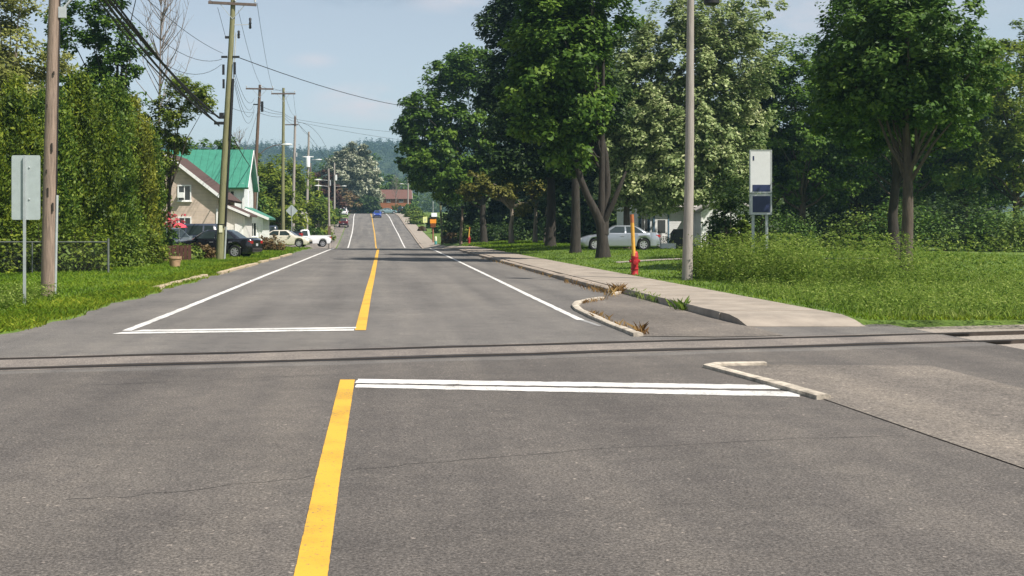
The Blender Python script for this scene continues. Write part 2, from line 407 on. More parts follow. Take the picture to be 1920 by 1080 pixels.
def tree(name, label, x, y, lobes, nclump, cr, per, leaf, m, bark='bark', th=3.0, tr=.25, lean=(0, 0), limbs=14, seed=1,
         group=None, cat='tree', extra=None, inner=.5, z0=None, trunk=True, **kw):
    """lobes: (dx, dy, dz, rx, ry, rz, weight) ellipsoids over the foot of the tree"""
    rng = np.random.default_rng(seed); z = gh(x, y) if z0 is None else z0
    nclump = int(nclump * 1.5); per = int(per * 1.25); leaf *= 1.25
    t = thing(name, label, cat, (x, y, z), 0, group)
    L = np.array(lobes, float); w = L[:, 6] / L[:, 6].sum()
    pick = rng.choice(len(L), nclump, p=w)
    d = unit(rng.normal(size=(nclump, 3))); rf = 1 - inner * rng.random((nclump, 1)) ** 1.4
    rf *= rng.uniform(.86, 1.1, (nclump, 1))
    cent = L[pick, :3] + d * L[pick, 3:6] * rf
    cent[:, 2] = np.maximum(cent[:, 2], cr * .3)
    rad = cr * rng.uniform(.55, 1.3, nclump)
    ctr = (L[:, :3] * w[:, None]).sum(0)
    v, tint = leaves(cent, rad, per, leaf, rng, ctr, **kw)
    npmesh('crown', v, tint, m, t)
    if trunk:
        mb = MB(); top = ctr[2] + .25 * L[:, 5].max()
        pts = [(0, 0, -.15), (0, 0, .35)] + [(lean[0] * k / 5, lean[1] * k / 5, .35 + (top - .35) * k / 5) for k in range(1, 6)]
        pts = wobble(pts, tr * .25, rng); pts[1].x = pts[0].x; pts[1].y = pts[0].y
        rr = [tr * 1.35, tr * 1.05] + [tr * (1 - .75 * k / 5) for k in range(1, 6)]
        mb.tube(pts, rr, 10)
        for i in rng.choice(nclump, min(limbs, nclump), replace=False):
            e = Vector(cent[i]); hz = min(max(th * rng.uniform(.8, 1.2), e.z * .45), top * .9)
            f = (hz - .35) / (top - .35) * 5; k = int(min(4, max(0, f))); a = pts[k + 1].lerp(pts[k + 2], min(1, f - k)) if k + 2 < len(pts) else pts[-1]
            mid = a.lerp(e, .5) + Vector((0, 0, (e - a).length * .1)) + Vector(rng.normal(size=3) * .12 * cr)
            r0 = rr[min(len(rr) - 1, k + 1)] * rng.uniform(.32, .5)
            mb.tube([a, a.lerp(mid, .5) + Vector(rng.normal(size=3) * .12 * cr) + Vector((0, 0, -.04 * (e - a).length)), mid, mid.lerp(e, .55), e], [r0, r0 * .8, r0 * .6, r0 * .4, r0 * .15], 6)
        for pl, ra in (extra or []):
            mb.tube(pl, ra, 10)
        mb.build('trunk', M[bark], t, 60)
    return t
def cone_tree(name, label, x, y, h, r, m, n, seed, group=None, leaf=.16, bark='bark_dark', power=.75, cat='cedar', z0=None, base_h=.0, tr=.12, tuft=16):
    """a cedar: upright sprays in a tapering, ragged column that reaches the ground"""
    rng = np.random.default_rng(seed); z = gh(x, y) if z0 is None else z0
    t = thing(name, label, cat, (x, y, z), 0, group)
    # several upright plumes make one cedar
    npl = 13; pa = rng.uniform(0, 6.28, npl); pr = r * np.sqrt(rng.random(npl)) * .72; pr[0] = 0
    ph = h * np.clip(1.02 - .42 * pr / r + rng.normal(0, .07, npl), .45, 1.0); ph[0] = h; pw = r * rng.uniform(.3, .44, npl)
    q = rng.choice(npl, n, p=ph / ph.sum())
    u = rng.random(n) ** .85; hh = u * ph[q]; ang = rng.uniform(0, 2 * np.pi, n)
    lump = 1 + .2 * np.sin(ang * 3 + q * 2.1) * np.sin(hh * 2.1 + q)
    rr = pw[q] * (1 - u ** 1.7) ** power * lump * (1 - .45 * rng.random(n) ** 1.6) + .04
    c = np.stack([pr[q] * np.cos(pa[q]) * (1 - .15 * u) + rr * np.cos(ang), pr[q] * np.sin(pa[q]) * (1 - .15 * u) + rr * np.sin(ang), hh], 1)
    ptint = rng.normal(0, .12, npl)[q]
    k = n * tuft; cc = np.repeat(c, tuft, 0)
    od = np.repeat(np.stack([np.cos(ang), np.sin(ang), np.full(n, .5)], 1), tuft, 0)
    sp = rng.normal(size=(k, 3)) * np.array([.16, .16, .2])
    p = cc + sp
    tdir = unit(.5 * od + np.array([0, 0, .55]) + .6 * rng.normal(size=(k, 3)))
    tn = np.repeat(rng.normal(size=(n, 3)) * .55, tuft, 0)      # the leaves of one spray face much the same way
    nrm = unit(od * .8 + tn + .45 * rng.normal(size=(k, 3)) + np.array([0, 0, .35]))
    b = unit(np.cross(nrm, tdir)); s = leaf * rng.uniform(.6, 1.4, (k, 1))
    v = np.stack([p - tdir * s * .6, p + b * s * .3, p + tdir * s * .7, p - b * s * .3], 1)
    tint = np.repeat(rng.normal(.48, .13, n) + ptint + .1 * np.sin(ang * 2 + hh + seed), tuft) + rng.normal(0, .2, k)
    npmesh('crown', v, tint, m, t)
    mb = MB(); mb.tube([(0, 0, -.1), (.02, 0, h * .4), (0, .02, h * .9)], [tr * 1.2, tr, .02], 8)
    for i in rng.choice(n, 30, replace=False):
        e = Vector(c[i]); mb.tube([(0, 0, max(.1, e.z - .5)), e], [.03, .008], 5)
    mb.build('trunk', M[bark], t, 60)
    return t
def blades(name, pts, h, w, m, seed, kind='stuff', lean=.5, tint0=.5, hvar=.5, label=None):
    rng = np.random.default_rng(seed); k = len(pts); p = np.array(pts, float)
    a = rng.uniform(0, 2 * np.pi, k); b = np.stack([np.cos(a), np.sin(a), np.zeros(k)], 1)
    hh = h * rng.uniform(1 - hvar, 1 + hvar, (k, 1)); ld = rng.normal(size=(k, 3)) * lean; ld[:, 2] = 0
    up = np.array([0, 0, 1.0]); top = p + (up + ld) * hh; mid = p + (up * .6 + ld * .3) * hh
    v = np.stack([p - b * w, p + b * w, mid + b * w * .8, top], 1)
    x = p[:, 0]; y = p[:, 1]
    tint = tint0 + .13 * np.sin(x * 1.3 + np.sin(y * .7) * 2) + .1 * np.sin(y * .9 + x * .4) + rng.normal(0, .18, k)
    o = npmesh(name, v, tint, m); o['kind'] = kind
    if label: o['label'] = label
    return o
def bush(name, label, x, y, rx, ry, h, m, n, leaf, seed, group=None, cat='shrub', per=14, z0=None, **kw):
    rng = np.random.default_rng(seed); z = gh(x, y) if z0 is None else z0
    t = thing(name, label, cat, (x, y, z), 0, group)
    d = unit(rng.normal(size=(n, 3))); d[:, 2] = np.abs(d[:, 2])
    c = d * np.array([rx, ry, h * .85]) * (1 - .5 * rng.random((n, 1)) ** 1.5) * rng.uniform(.8, 1.08, (n, 1))
    c[:, 2] += .08
    cr = min(rx, h) * .25
    v, tint = leaves(c, np.full(n, cr) * rng.uniform(.6, 1.3, n), per, leaf, rng, np.array([0, 0, h * .3]), **kw)
    v[..., 2] = np.maximum(v[..., 2], .0)
    npmesh('foliage', v, tint, m, t)
    mb = MB()
    for i in range(0, n, max(1, n // 14)):
        e = Vector(c[i]); mb.tube([(e.x * .15, e.y * .15, -.05), (e.x * .5, e.y * .5, e.z * .6), e], [.03, .02, .006], 5)
    mb.build('stem', M['bark'], t)
    return t
# ------------------------------------------------------------------ ground, road, markings
def wob(y, s): return .10 * math.sin(y * .9 + s) + .07 * math.sin(y * 2.3 + 2 * s) + .04 * math.sin(y * 5.1 + s)
YL = [-60, -40, -25, -12, -6, 0, 2, 4, 6, 8] + [9 + .5 * k for k in range(60)] + list(range(40, 176, 2)) + list(range(176, 330, 4)) + \
     [330, 340, 350, 370, 400, 440, 500, 600, 800, 1200, 2000, 3200]
def ground_mesh():
    XL = [-3000, -1200, -600, -300, -150, -90, -60, -40, -30, -24, -20, -17, -14, -12, -10, -9, -8, -7, -6.3, -5.95, -5.6, -5.3, -3, 0, 3,
          5.3, 5.66, 7.84, 7.9, 8.2, 8.6, 9, 9.5, 10, 11, 12, 13, 14, 16, 18, 20, 24, 30, 40, 60, 90, 150, 300, 600, 1200, 3000]
    mb = MB(); nx = len(XL)
    for y in YL:
        for x in XL:
            far = abs(x) > 20
            xx = x + (0 if far else cx(y))
            z = gh(xx, y)
            dd = xx - cx(y)
            if -5.4 < dd < 5.5: z -= .12
            elif 5.5 < dd < 7.87: z -= .03
            if x == -5.6: xx += wob(y, 1)
            if x == -5.95: xx += wob(y, 1) * .6
            if -13 < y < 20 and 5.4 < x < 8.55: z = -.12
            if 6 < y < 32 and x >= 8.2: z -= .26 * (1 - smooth(1.2, 3.6, abs(y - (15.3 + .27 * x))))
            if 313 < y < 322 and 0 < abs(dd) < 150: z -= .25
            mb.v.append((xx, y, z))
    for j in range(len(YL) - 1):
        for i in range(nx - 1):
            mb.f.append((j * nx + i, j * nx + i + 1, (j + 1) * nx + i + 1, (j + 1) * nx + i))
    o = mb.build('ground', M['grass_ground'], None, 80); o['kind'] = 'structure'
    if o.data.polygons[0].normal.z < 0: o.data.flip_normals()
ground_mesh()
def strip(name, xl, ys, m, dz, hfun=base, kind='structure', shift=True):
    mb = MB(); n = len(xl)
    for y in ys:
        for x in xl:
            xx = x + (cx(y) if shift else 0); mb.v.append((xx, y, hfun(xx, y) + dz))
    for j in range(len(ys) - 1):
        for i in range(n - 1): mb.f.append((j * n + i, j * n + i + 1, (j + 1) * n + i + 1, (j + 1) * n + i))
    me = bpy.data.meshes.new(name); me.from_pydata(mb.v, [], mb.f); me.update()
    if me.polygons[0].normal.z < 0: me.flip_normals()
    me.polygons.foreach_set('use_smooth', [True] * len(me.polygons))
    me.materials.append(m); o = link(bpy.data.objects.new(name, me)); o['kind'] = kind
    return o
strip('road', [-5.8, -4, -2, 0, 2, 4, 5.75], [y for y in YL if y <= 312], M['asphalt'], 0)
strip('cross_street', [-160, -60, -30, -10, 0, 10, 30, 60, 160], [311.9, 316, 321.5], M['asphalt'], .06, lambda x, y: sm(SIDEP, y))
APX = [5.75, 6.6, 7.6, 8.5]
strip('road_apron', APX, [y for y in YL if -13 < y <= 20], M['asphalt'], .0, lambda x, y: 0)

strip('gravel_shoulder', [-11.2, -9.9, -9, -8, -7, -6.3, -5.66], [y for y in YL if 106 <= y <= 262], M['panel'], .055, gh)
def on_line(a, b, x):
    t = (x - a[0]) / (b[0] - a[0]); return a[1] + t * (b[1] - a[1])
RF = (tuple(G(0, 673.5)[:2]), tuple(G(1345, 637)[:2])); RN = (tuple(G(0, 692)[:2]), tuple(G(1340, 654)[:2]))
sheet('near_road', [(-5.8, -60), (8.5, -60), (8.5, on_line(*RN, 8.5) - .55)] + [(x, on_line(*RN, x) - .55 + .05 * math.sin(x * 3)) for x in np.arange(8, -5.6, -.5)] + [(-5.8, on_line(*RN, -5.8) - .55)], .0016, M['asphalt_near'])
# paint: polygons of points picked on the road plane
def gp(*pts): return [tuple(G(px, py)[:2]) for px, py in pts]
YLS = [tuple(G(x, y)[:2]) for x, y in ((583.5, 1076), (614, 900), (651.5, 712.5))]
YLS.insert(0, (YLS[0][0] - .01, -8))
o = ribbon('centre_line', YLS, .155, M['yellow_paint'], .005, jag=.0015, seed=3, step=.05, hfun=lambda x, y: 0)
yl2 = [tuple(G(x, y)[:2]) for x, y in ((675.5, 619.5), (688, 560), (700, 510), (709.6, 464))]
ribbon('centre_line', yl2 + [(cx(y) - .02 - .3 * smooth(105, 165, y), y) for y in range(105, 311, 5)], .17, M['yellow_paint'], .006, jag=.004, seed=4)
l1 = [tuple(G(x, y)[:2]) for x, y in ((238, 620.5), (330, 584.5), (500, 515.5), (580, 483.5), (634, 461.8))]
ribbon('edge_line', l1, .15, M['white_paint'], .0052, jag=.008, seed=5, step=.25)
ribbon('edge_line', [(-4.08 + cx(y) - .25 * smooth(200, 290, y), y) for y in range(160, 311, 5)], .17, M['white_paint'], .008, jag=.01, seed=6)
r1 = [tuple(G(x, y)[:2]) for x, y in ((1089, 600.5), (1000, 558), (900, 509.5), (850, 485.5), (806, 465))]
ribbon('edge_line', r1, .13, M['white_paint'], .0052, jag=.008, seed=7, step=.25)
ribbon('edge_line', [(3.55 + cx(y), y) for y in range(160, 311, 5)], .17, M['white_paint'], .008, jag=.01, seed=8)
sheet('edge_line', gp((1088, 601), (1122, 612), (1128, 611), (1096, 600)), .0045, M['white_worn'])
sheet('stop_line', gp((664, 719), (672, 711.3), (1500, 723.5), (1500, 731.5)), .006, M['white_paint'], jag=.009)
sheet('stop_line', gp((667, 727.5), (667, 721.5), (1500, 735.5), (1500, 745)), .006, M['white_paint'], jag=.009)
sheet('stop_line', gp((243, 622.4), (268, 619.0), (667, 613.8), (667, 616.4)), .0066, M['white_paint'], jag=.009)
sheet('stop_line', gp((209, 627), (230, 623.4), (664, 617.6), (664, 620.6)), .0074, M['white_paint'], jag=.009)
# rails let into the asphalt, ballast past the pavement
def on_line(a, b, x):
    t = (x - a[0]) / (b[0] - a[0]); return a[1] + t * (b[1] - a[1])
RF = (tuple(G(0, 673.5)[:2]), tuple(G(1345, 637)[:2])); RN = (tuple(G(0, 692)[:2]), tuple(G(1340, 654)[:2]))
for k, (a, b) in enumerate((RF, RN)):
    pts = [(x, on_line(a, b, x)) for x in np.arange(-26, 30.1, 1.0)]
    inroad = [p for p in pts if -6 <= p[0] <= 9]
    ribbon('flangeway', inroad, .25 if k == 0 else .29, M['rubber'], .004, jag=.055, seed=20 + k, hfun=lambda x, y: 0)
    mb = MB()
    for p, q in zip(pts, pts[1:]):
        mb.bar((p[0], p[1], -.065), (q[0] + .001, q[1], -.065), .065, .155)
    o = mb.build('rail', M['rail_steel'])
    tag(o, ('far steel rail sunk flush in the asphalt, nearer the double stop line' if k == 0 else
            'near steel rail sunk flush in the asphalt, nearer the camera'), 'rail', 'rails of the level crossing')
pf = lambda x: on_line(RF[0], RF[1], x); pn = lambda x: on_line(RN[0], RN[1], x)
sheet('crossing_panel', [(-5.7, pn(-5.7) - .22), (8.4, pn(8.4) - .22), (8.4, pf(8.4) + .2), (-5.7, pf(-5.7) + .2)], .0025, M['panel'])
for s_ in (1, -1):
    xs = [8.6, 12, 18, 30] if s_ > 0 else [-5.6, -10, -16, -26]
    e = 1.2 if s_ < 0 else 2.9
    poly = [(x, pn(x) - e) for x in xs] + [(x, pf(x) + e) for x in reversed(xs)]
    sheet('ballast', poly, .012 if s_ < 0 else -.045, M['gravel'])
rs = random.Random(5)
# seams and cracks in the surface
def crack(pts, w, seed):
    pts = [tuple(G(x, y)[:2]) for x, y in pts]; r = random.Random(seed); out = []
    for a, b in zip(pts, pts[1:]):
        for k in range(6):
            t = k / 6; out.append((a[0] + (b[0] - a[0]) * t + r.gauss(0, .012), a[1] + (b[1] - a[1]) * t + r.gauss(0, .02)))
    ribbon('road_crack', out + [pts[-1]], w, M['crack'], .0028, jag=w * .3, seed=seed, hfun=lambda x, y: 0)
crack([(120, 938), (250, 932), (480, 906), (585, 893)], .008, 31)
crack([(655, 884), (760, 871), (900, 860), (1200, 838)], .009, 32)
crack([(1200, 838), (1500, 822), (1700, 818)], .008, 37)
crack([(280, 529), (380, 527), (470, 524)], .02, 33)
crack([(660, 700), (420, 712), (180, 722)], .008, 34)
# bump-out islands of old asphalt behind white kerbs
def kerb(name, label, pts, w, h, m, z=0.0, group=None, dz=None, seed=1):
    r = random.Random(seed); mb = MB(); n = len(pts)
    prof = [(-.5, 0), (-.5, .8), (-.3, 1), (.3, 1), (.5, .8), (.5, 0)]
    for i, p in enumerate(pts):
        a, b = pts[max(0, i - 1)], pts[min(n - 1, i + 1)]; d = Vector((b[0] - a[0], b[1] - a[1], 0)).normalized(); nn = Vector((-d.y, d.x, 0))
        k = r.uniform(.86, 1.06)
        for u, t in prof:
            q = Vector((p[0], p[1], 0)) + nn * (u * w * k)
            mb.v.append((q.x, q.y, (base(q.x, q.y) if z is None else z) + (h * k * t if t > 0 else -.08)))
    m_ = len(prof)
    for i in range(n - 1):
        for j in range(m_ - 1): mb.f.append((i * m_ + j, i * m_ + j + 1, (i + 1) * m_ + j + 1, (i + 1) * m_ + j))
    mb.f.append(tuple(range(m_))); mb.f.append(tuple((n - 1) * m_ + j for j in reversed(range(m_))))
    o = mb.build(name, m, None, 50); tag(o, label, 'kerb', group); return o
def dense(pts, step):
    out = []
    for a, b in zip(pts, pts[1:]):
        L = math.hypot(b[0] - a[0], b[1] - a[1]); k = max(1, int(L / step))
        out += [(a[0] + (b[0] - a[0]) * i / k, a[1] + (b[1] - a[1]) * i / k) for i in range(k)]
    return out + [pts[-1]]
nose = [tuple(G(x, y)[:2]) for x, y in ((1128, 561.5), (1100, 565), (1084, 569), (1078, 575.5), (1085, 583), (1112, 596), (1150, 612.5), (1178, 623), (1197, 631))]
kerb('kerb', 'pale curved kerb round the nose of the old asphalt patch at the right road edge', dense(nose, .33), .14, .06, M['concrete'], 0, seed=2)
kerb('kerb', 'short pale kerb piece among dry weeds where the pavement edge meets the patch', dense(gp((1146, 554), (1170, 549)), .25), .11, .07, M['concrete'], 0, seed=3)
infill = nose + [(4.95, pf(4.95) + .35), (6.02, pf(6.02) + .3), (6.02, 25), (6.0, 29.2), (5.75, 29.6)]
sheet('asphalt_patch', infill, .009, M['asphalt_old'])
near = [(4.5, 14.0), (3.95, 13.95), (3.78, 13.75), (3.84, 13.4), (4.0, 12.4), (4.15, 11.2)]
kerb('kerb', 'pale kerb nose beside the double stop line, right of the level crossing', dense(near, .35), .14, .05, M['concrete'], 0, seed=4)
sheet('asphalt_patch', near + [(4.4, 5), (4.6, -5), (6.4, -5), (6.4, 13.9)], .009, M['asphalt_old'])
for k in range(9):                           # hairline cracks of the old patch
    x0, y0 = rs.uniform(4.6, 5.6), 20.5 + k * .95
    pts = [(x0 + .12 * i * (1 + .2 * k % 3), y0 + rs.gauss(0, .06) - .03 * i) for i in range(rs.randint(5, 10))]
    ribbon('road_crack', [p for p in pts if p[0] < 5.95], .012, M['crack'], .012, jag=.004, seed=60 + k, hfun=lambda x, y: 0)
# pavement on the right: slabs on a raised bed, kerb face along the road
def pave(ya, yb):
    ys = [y for y in YL if ya < y < yb]; ys = [ya] + ys + [yb]
    mb = MB()
    for y in ys:
        c = cx(y); t_ = .012 + .12 * (smooth(19.5, 20.3, y) if y > 16 else 1 - smooth(11, 12.9, y))
        for x, dz in ((5.98, -.05), (5.98, t_), (7.9, t_), (7.9, -.05)):
            mb.v.append((c + x, y, base(c + x, y) + dz))
    for i in range(len(ys) - 1):
        for j in range(3): mb.f.append((4 * i + j, 4 * i + j + 1, 4 * i + j + 5, 4 * i + j + 4))
    n = 4 * (len(ys) - 1); mb.f += [(0, 1, 2, 3), (n + 3, n + 2, n + 1, n)]
    o = mb.build('pavement', M['sidewalk']); o['kind'] = 'structure'
pave(19.5, 310)
mb = MB()
y = 21.4
while y < 95:                                # joints between the slabs
    mb.box((6.94, y, .134), (1.9, .022, .004)); y += 1.55
o = mb.build('pavement_joints', M['kerb_dark']); o['kind'] = 'structure'
kerb('kerb', 'long shade-toned concrete kerb along the right pavement, running uphill', dense([(5.82 + cx(y), y) for y in [29.8] + list(range(32, 311, 3))], 1.1), .3, .125, M['kerb_dark'], None, seed=5)
kerb('kerb', 'stained concrete kerb edge between the old asphalt patch and the pavement', dense([(6.0, 21), (6.0, 29.6)], .6), .1, .135, M['sidewalk'], 0, seed=6)
# broken stone kerbs on the left
for k, (pl, lab) in enumerate([
    ([(292, 543), (330, 533), (384, 519)], 'longest pale kerb piece at the left grass edge, nearest the camera'),
    ([(411, 514.5), (440, 506), (480, 496)], 'pale kerb piece at the left grass edge below the first green pole'),
    ([(487, 493), (500, 490)], 'stubby pale kerb piece at the left grass edge, beyond the green pole'),
    ([(507, 488), (522, 484.5)], 'short broken kerb piece at the left grass edge near the brown bush'),
    ([(527, 482.5), (545, 477.5)], 'small kerb piece at the left grass edge before the beige sedan')]):
    pts = [tuple(G(x, y)[:2]) for x, y in pl]
    kerb('kerb', lab, dense(pts, .5), .22, .09, M['kerb_tan'], 0, 'broken kerb pieces on the left', seed=10 + k)
# path across the right lawn
mb = MB()
for i in range(25):
    x = 9.8 + i * .5
    for yy in (49.0, 50.3): mb.v.append((x, yy, gh(x, yy) + .02))
for i in range(24): mb.f.append((2 * i, 2 * i + 2, 2 * i + 3, 2 * i + 1))
o = mb.build('gravel_path', M['gravel']); o['kind'] = 'structure'
# ------------------------------------------------------------------ utility poles
def zof(py, z): return H - (py - CY) * z / F
def pole(name, label, bx, by, z, tx, ty, r, m, arm=None, group='utility poles along the road', z0=None, n=9, cat='utility pole', arms_m='arm_wood'):
    """foot at photo pixel bx (depth z), head towards pixel (tx, ty); returns thing and a height -> local point function"""
    x = (bx - CX) * z / F
    g = gh(x, z) if z0 is None else z0
    t = thing(name, label, cat, (x, z, g), 0, group)
    top = Vector(((tx - CX) * z / F - x, 0, zof(ty, z) - g)); rng = np.random.default_rng(int(bx * 7))
    mb = MB(); pts = []; rr = []
    for k in range(n + 1):
        f = k / n; p = top * f; w = .02 * math.sin(f * 5 + bx)
        pts.append((p.x + w * (1 if 0 < k < n else 0), p.y, p.z if k else -.3)); rr.append(r * (1 - .38 * f) * (1.06 if k == 0 else 1))
    mb.tube(pts, rr, 14); mb.build('pole', M[m], t, 50)
    def at(py): return top * ((zof(py, z) - g) / top.z)
    if arm:
        py, L, tilt = arm; c = at(py)
        a = MB(); a.bar(c + Vector((-L / 2, -.16, tilt)), c + Vector((L / 2, -.16, -tilt)), .1, .13); a.build('crossarm', M[arms_m], t)
        for s in (-1, 1):
            b = MB(); b.bar(c + Vector((s * L * .25, -.17, -tilt * s * .5 - .05)), c + Vector((0, -.12, -.75)), .03, .03); b.build('brace', M['galv'], t)
        for u in (-.47, .47, .06):
            q = c + Vector((u * L, -.16, -tilt * 2 * u + .06)); b = MB()
            b.lathe([(.02, 0), (.02, .07), (.055, .08), (.045, .13), (.06, .14), (.05, .2), (.02, .22)], q, 8); b.build('insulator', M['grey_metal'], t)
    return t, at
def conduit(t, at, y0, y1, off, r, m, name='conduit'):
    mb = MB(); a, b = at(y0), at(y1); o = Vector(off)
    mb.tube([a + o, a.lerp(b, .5) + o, b + o], r, 8); return mb.build(name, M[m], t, 50)
def hard(t, items, m='black', name='hardware'):
    for c, d in items:
        mb = MB(); mb.box(c, d); mb.build(name, M[m], t)
def lamp(t, base_p, reach, rise, m='grey_metal'):
    """street light: curved arm and cobra head"""
    b = Vector(base_p); mb = MB(); d = Vector((reach, 0, 0))
    pts = [b, b + d * .3 + Vector((0, 0, rise * .6)), b + d * .7 + Vector((0, 0, rise * .95)), b + d + Vector((0, 0, rise))]
    mb.tube(pts, .03, 6); mb.build('lamp_arm', M[m], t, 50)
    e = pts[-1]; s = 1 if reach > 0 else -1; h = MB()
    for k, (u, w, hh) in enumerate([(0, .08, .05), (.15, .2, .09), (.5, .3, .13), (.8, .24, .1), (.95, .08, .05)]):
        for (yy, zz) in ((-w / 2, 0), (-w / 2 * .7, hh), (w / 2 * .7, hh), (w / 2, 0), (w / 2 * .6, -hh * .5), (-w / 2 * .6, -hh * .5)):
            h.v.append((e.x + s * u, e.y + yy, e.z + zz))
        if k:
            for j in range(6): h.f.append((6 * k - 6 + j, 6 * k - 6 + (j + 1) % 6, 6 * k + (j + 1) % 6, 6 * k + j))
    h.f.append(tuple(range(6))); h.f.append(tuple(range(24, 30))); h.build('lamp_head', M['white_metal'], t, 60)

zb = GG(91.5, 555).y
P0, a0 = pole('utility_pole', 'thick weathered brown utility pole on the left lawn beside the sign back', 91, 555, zb, 107, -260, .175, 'pole_brown')
conduit(P0, a0, 556, 366, (.165, -.05, 0), .034, 'galv')
conduit(P0, a0, 366, -150, (.15, -.05, 0), .012, 'wire', 'ground_wire')
for k, (u, v) in enumerate([(.3, .1), (.42, -.06), (.5, .05), (.64, -.09), (.35, -.02), (.75, .06)]):
    p = a0(555) .lerp(a0(0), u); hard(P0, [(p + Vector((v, -.155, 0)), (.035, .03, .08 if k % 2 else .2))], 'bark_dark', 'knot')
lamp(P0, a0(22) + Vector((.15, 0, 0)), 1.9, 1.1)
hard(P0, [(a0(24) + Vector((.2, -.03, 0)), (.16, .12, .25))], 'grey_metal', 'bracket')
z1 = GG(413, 487).y
P1, a1 = pole('utility_pole', 'tall green treated utility pole in front of the black sedan', 412, 487, z1, 438, -22, .19, 'pole_green', (8, 2.38, .06))
conduit(P1, a1, 488, 425, (.24, -.05, 0), .05, 'galv')
conduit(P1, a1, 425, 262, (.21, -.06, 0), .05, 'black', 'riser')
conduit(P1, a1, 262, 148, (.20, -.06, 0), .075, 'black', 'riser')
conduit(P1, a1, 150, 62, (.24, -.06, 0), .028, 'grey_metal', 'conduit')
hard(P1, [(a1(421) + Vector((0, -.18, 0)), (.44, .06, .05))], 'black', 'band')
hard(P1, [(a1(429) + Vector((.0, -.19, 0)), (.17, .03, .36))], 'cream', 'tag')
hard(P1, [(a1(150) + Vector((-.26, -.1, .5)), (.11, .12, .5)), (a1(150) + Vector((-.25, -.1, -.2)), (.1, .12, .45)),
          (a1(140) + Vector((.28, -.1, .3)), (.12, .12, .6)), (a1(107) + Vector((-.28, -.05, 0)), (.3, .1, .1)),
          (a1(107) + Vector((.3, -.05, 0)), (.34, .1, .1)), (a1(70) + Vector((-.2, 0, 0)), (.2, .1, .12))], 'black', 'splice_box')
hard(P1, [(a1(235) + Vector((-.35, -.1, .1)), (.5, .12, .14)), (a1(225) + Vector((-.25, -.1, .2)), (.22, .12, .3))], 'black', 'cable_clamp')
for py, L, hh in ((47, .92, .55), (68, .38, .4)):
    c = a1(py); mb = MB(); mb.bar(c + Vector((.1, -.05, 0)), c + Vector((L, -.05, .02)), .035); mb.build('bracket', M['grey_metal'], P1)
    mb = MB(); mb.lathe([(.03, -hh / 2), (.07, -hh / 2 + .04), (.05, -.05), (.075, 0), (.05, .06), (.07, hh / 2 - .05), (.03, hh / 2)], c + Vector((L, -.05, .08)), 8); mb.build('cutout', M['black'], P1, 50)
P2, a2 = pole('utility_pole', 'dark brown utility pole with a crossarm rising beside the white house', 473, 462, 104, 487.5, 159, .19, 'pole_red', (167, 2.4, .02))
hard(P2, [(a2(200) + Vector((.28, -.05, 0)), (.22, .14, .9)), (a2(196) + Vector((-.3, -.05, 0)), (.4, .08, .1))], 'black', 'hardware')
lamp(P2, a2(292) + Vector((.15, 0, 0)), 2.0, .95, 'pole_red')
conduit(P2, a2(0) and a2, 462, 330, (.24, -.05, 0), .05, 'galv')
P3, a3 = pole('utility_pole', 'pale green utility pole with a crossarm behind the beige sedan', 530.5, 458, 114, 531.5, 165, .19, 'pole_green', (176, 2.3, 0))
P4, a4 = pole('utility_pole', 'grey brown utility pole without crossarm behind the diamond sign', 549, 446, 139, 553.5, 217, .2, 'pole_grey')
hard(P4, [(a4(228) + Vector((0, -.2, .1)), (.22, .1, .9)), (a4(234) + Vector((-.4, -.1, 0)), (1.5, .1, .12))], 'arm_wood', 'hardware')
hard(P4, [(a4(290) + Vector((.25, -.05, 0)), (.16, .2, .5))], 'grey_metal', 'junction_box')
P5, a5 = pole('utility_pole', 'grey utility pole carrying a pale transformer and lamp above the white pickup', 574.5, 436, 168, 579, 247, .22, 'pole_grey')
mb = MB(); c = a5(304) + Vector((.0, -.42, 0)); mb.lathe([(.2, -.75), (.3, -.7), (.3, .6), (.24, .72), (.05, .78)], c, 12); mb.build('transformer', M['white_metal'], P5, 50)
mb = MB(); c = a5(294); mb.bar(c + Vector((-.75, -.2, 0)), c + Vector((.75, -.2, 0)), .14, .14); mb.build('crossarm', M['white_metal'], P5)
lamp(P5, a5(301), 1.0, .1)
P6, a6 = pole('utility_pole', 'slim brown service pole standing close behind the transformer pole', 583, 432, 182, 582, 306, .2, 'arm_wood')
P7, a7 = pole('utility_pole', 'thin grey pole without lamps in front of the roadside shrubs, left of the maroon car', 597, 434, 172, 597, 338, .15, 'pole_grey')
P8, a8 = pole('utility_pole', 'pole with two pale lamps, brown at its foot beside the cream wall', 618, 444, 150, 616, 316, .16, 'pole_grey')
lamp(P8, a8(339), -.85, .1); lamp(P8, a8(350), -.85, .1)
hard(P8, [(a8(343) + Vector((.2, -.1, 0)), (.16, .16, .7))], 'grey_metal', 'junction_box')
hard(P8, [(a8(436) + Vector((0, -.12, .2)), (.34, .1, 1.2))], 'pole_red', 'sleeve')
P9, a9 = pole('utility_pole', 'far utility pole at the top of the left row before the poplar', 627, 424, 232, 627, 305, .22, 'pole_grey')
hard(P9, [(a9(333) + Vector((.35, -.1, 0)), (.35, .3, 1.1))], 'white_metal', 'transformer'); lamp(P9, a9(350), 1.4, .1)
P10, a10 = pole('utility_pole', 'lone pale pole by the hilltop on the right near the brick house', 765, 398, 296, 765, 333, .2, 'pole_grey')
lamp(P10, a10(346), -1.1, .15)
zr = GG(1288, 525).y
PR, aR = pole('utility_pole', 'tall bare grey wooden pole at the right pavement edge', 1288, 525, zr, 1297, -60, .15, 'pole_grey')
c = aR(-4) + Vector((.55, -.1, .05)); mb = MB(); mb.lathe([(.14, -.28), (.22, -.24), (.22, .3), (.05, .4)], c, 12); mb.build('transformer', M['black'], PR, 50)
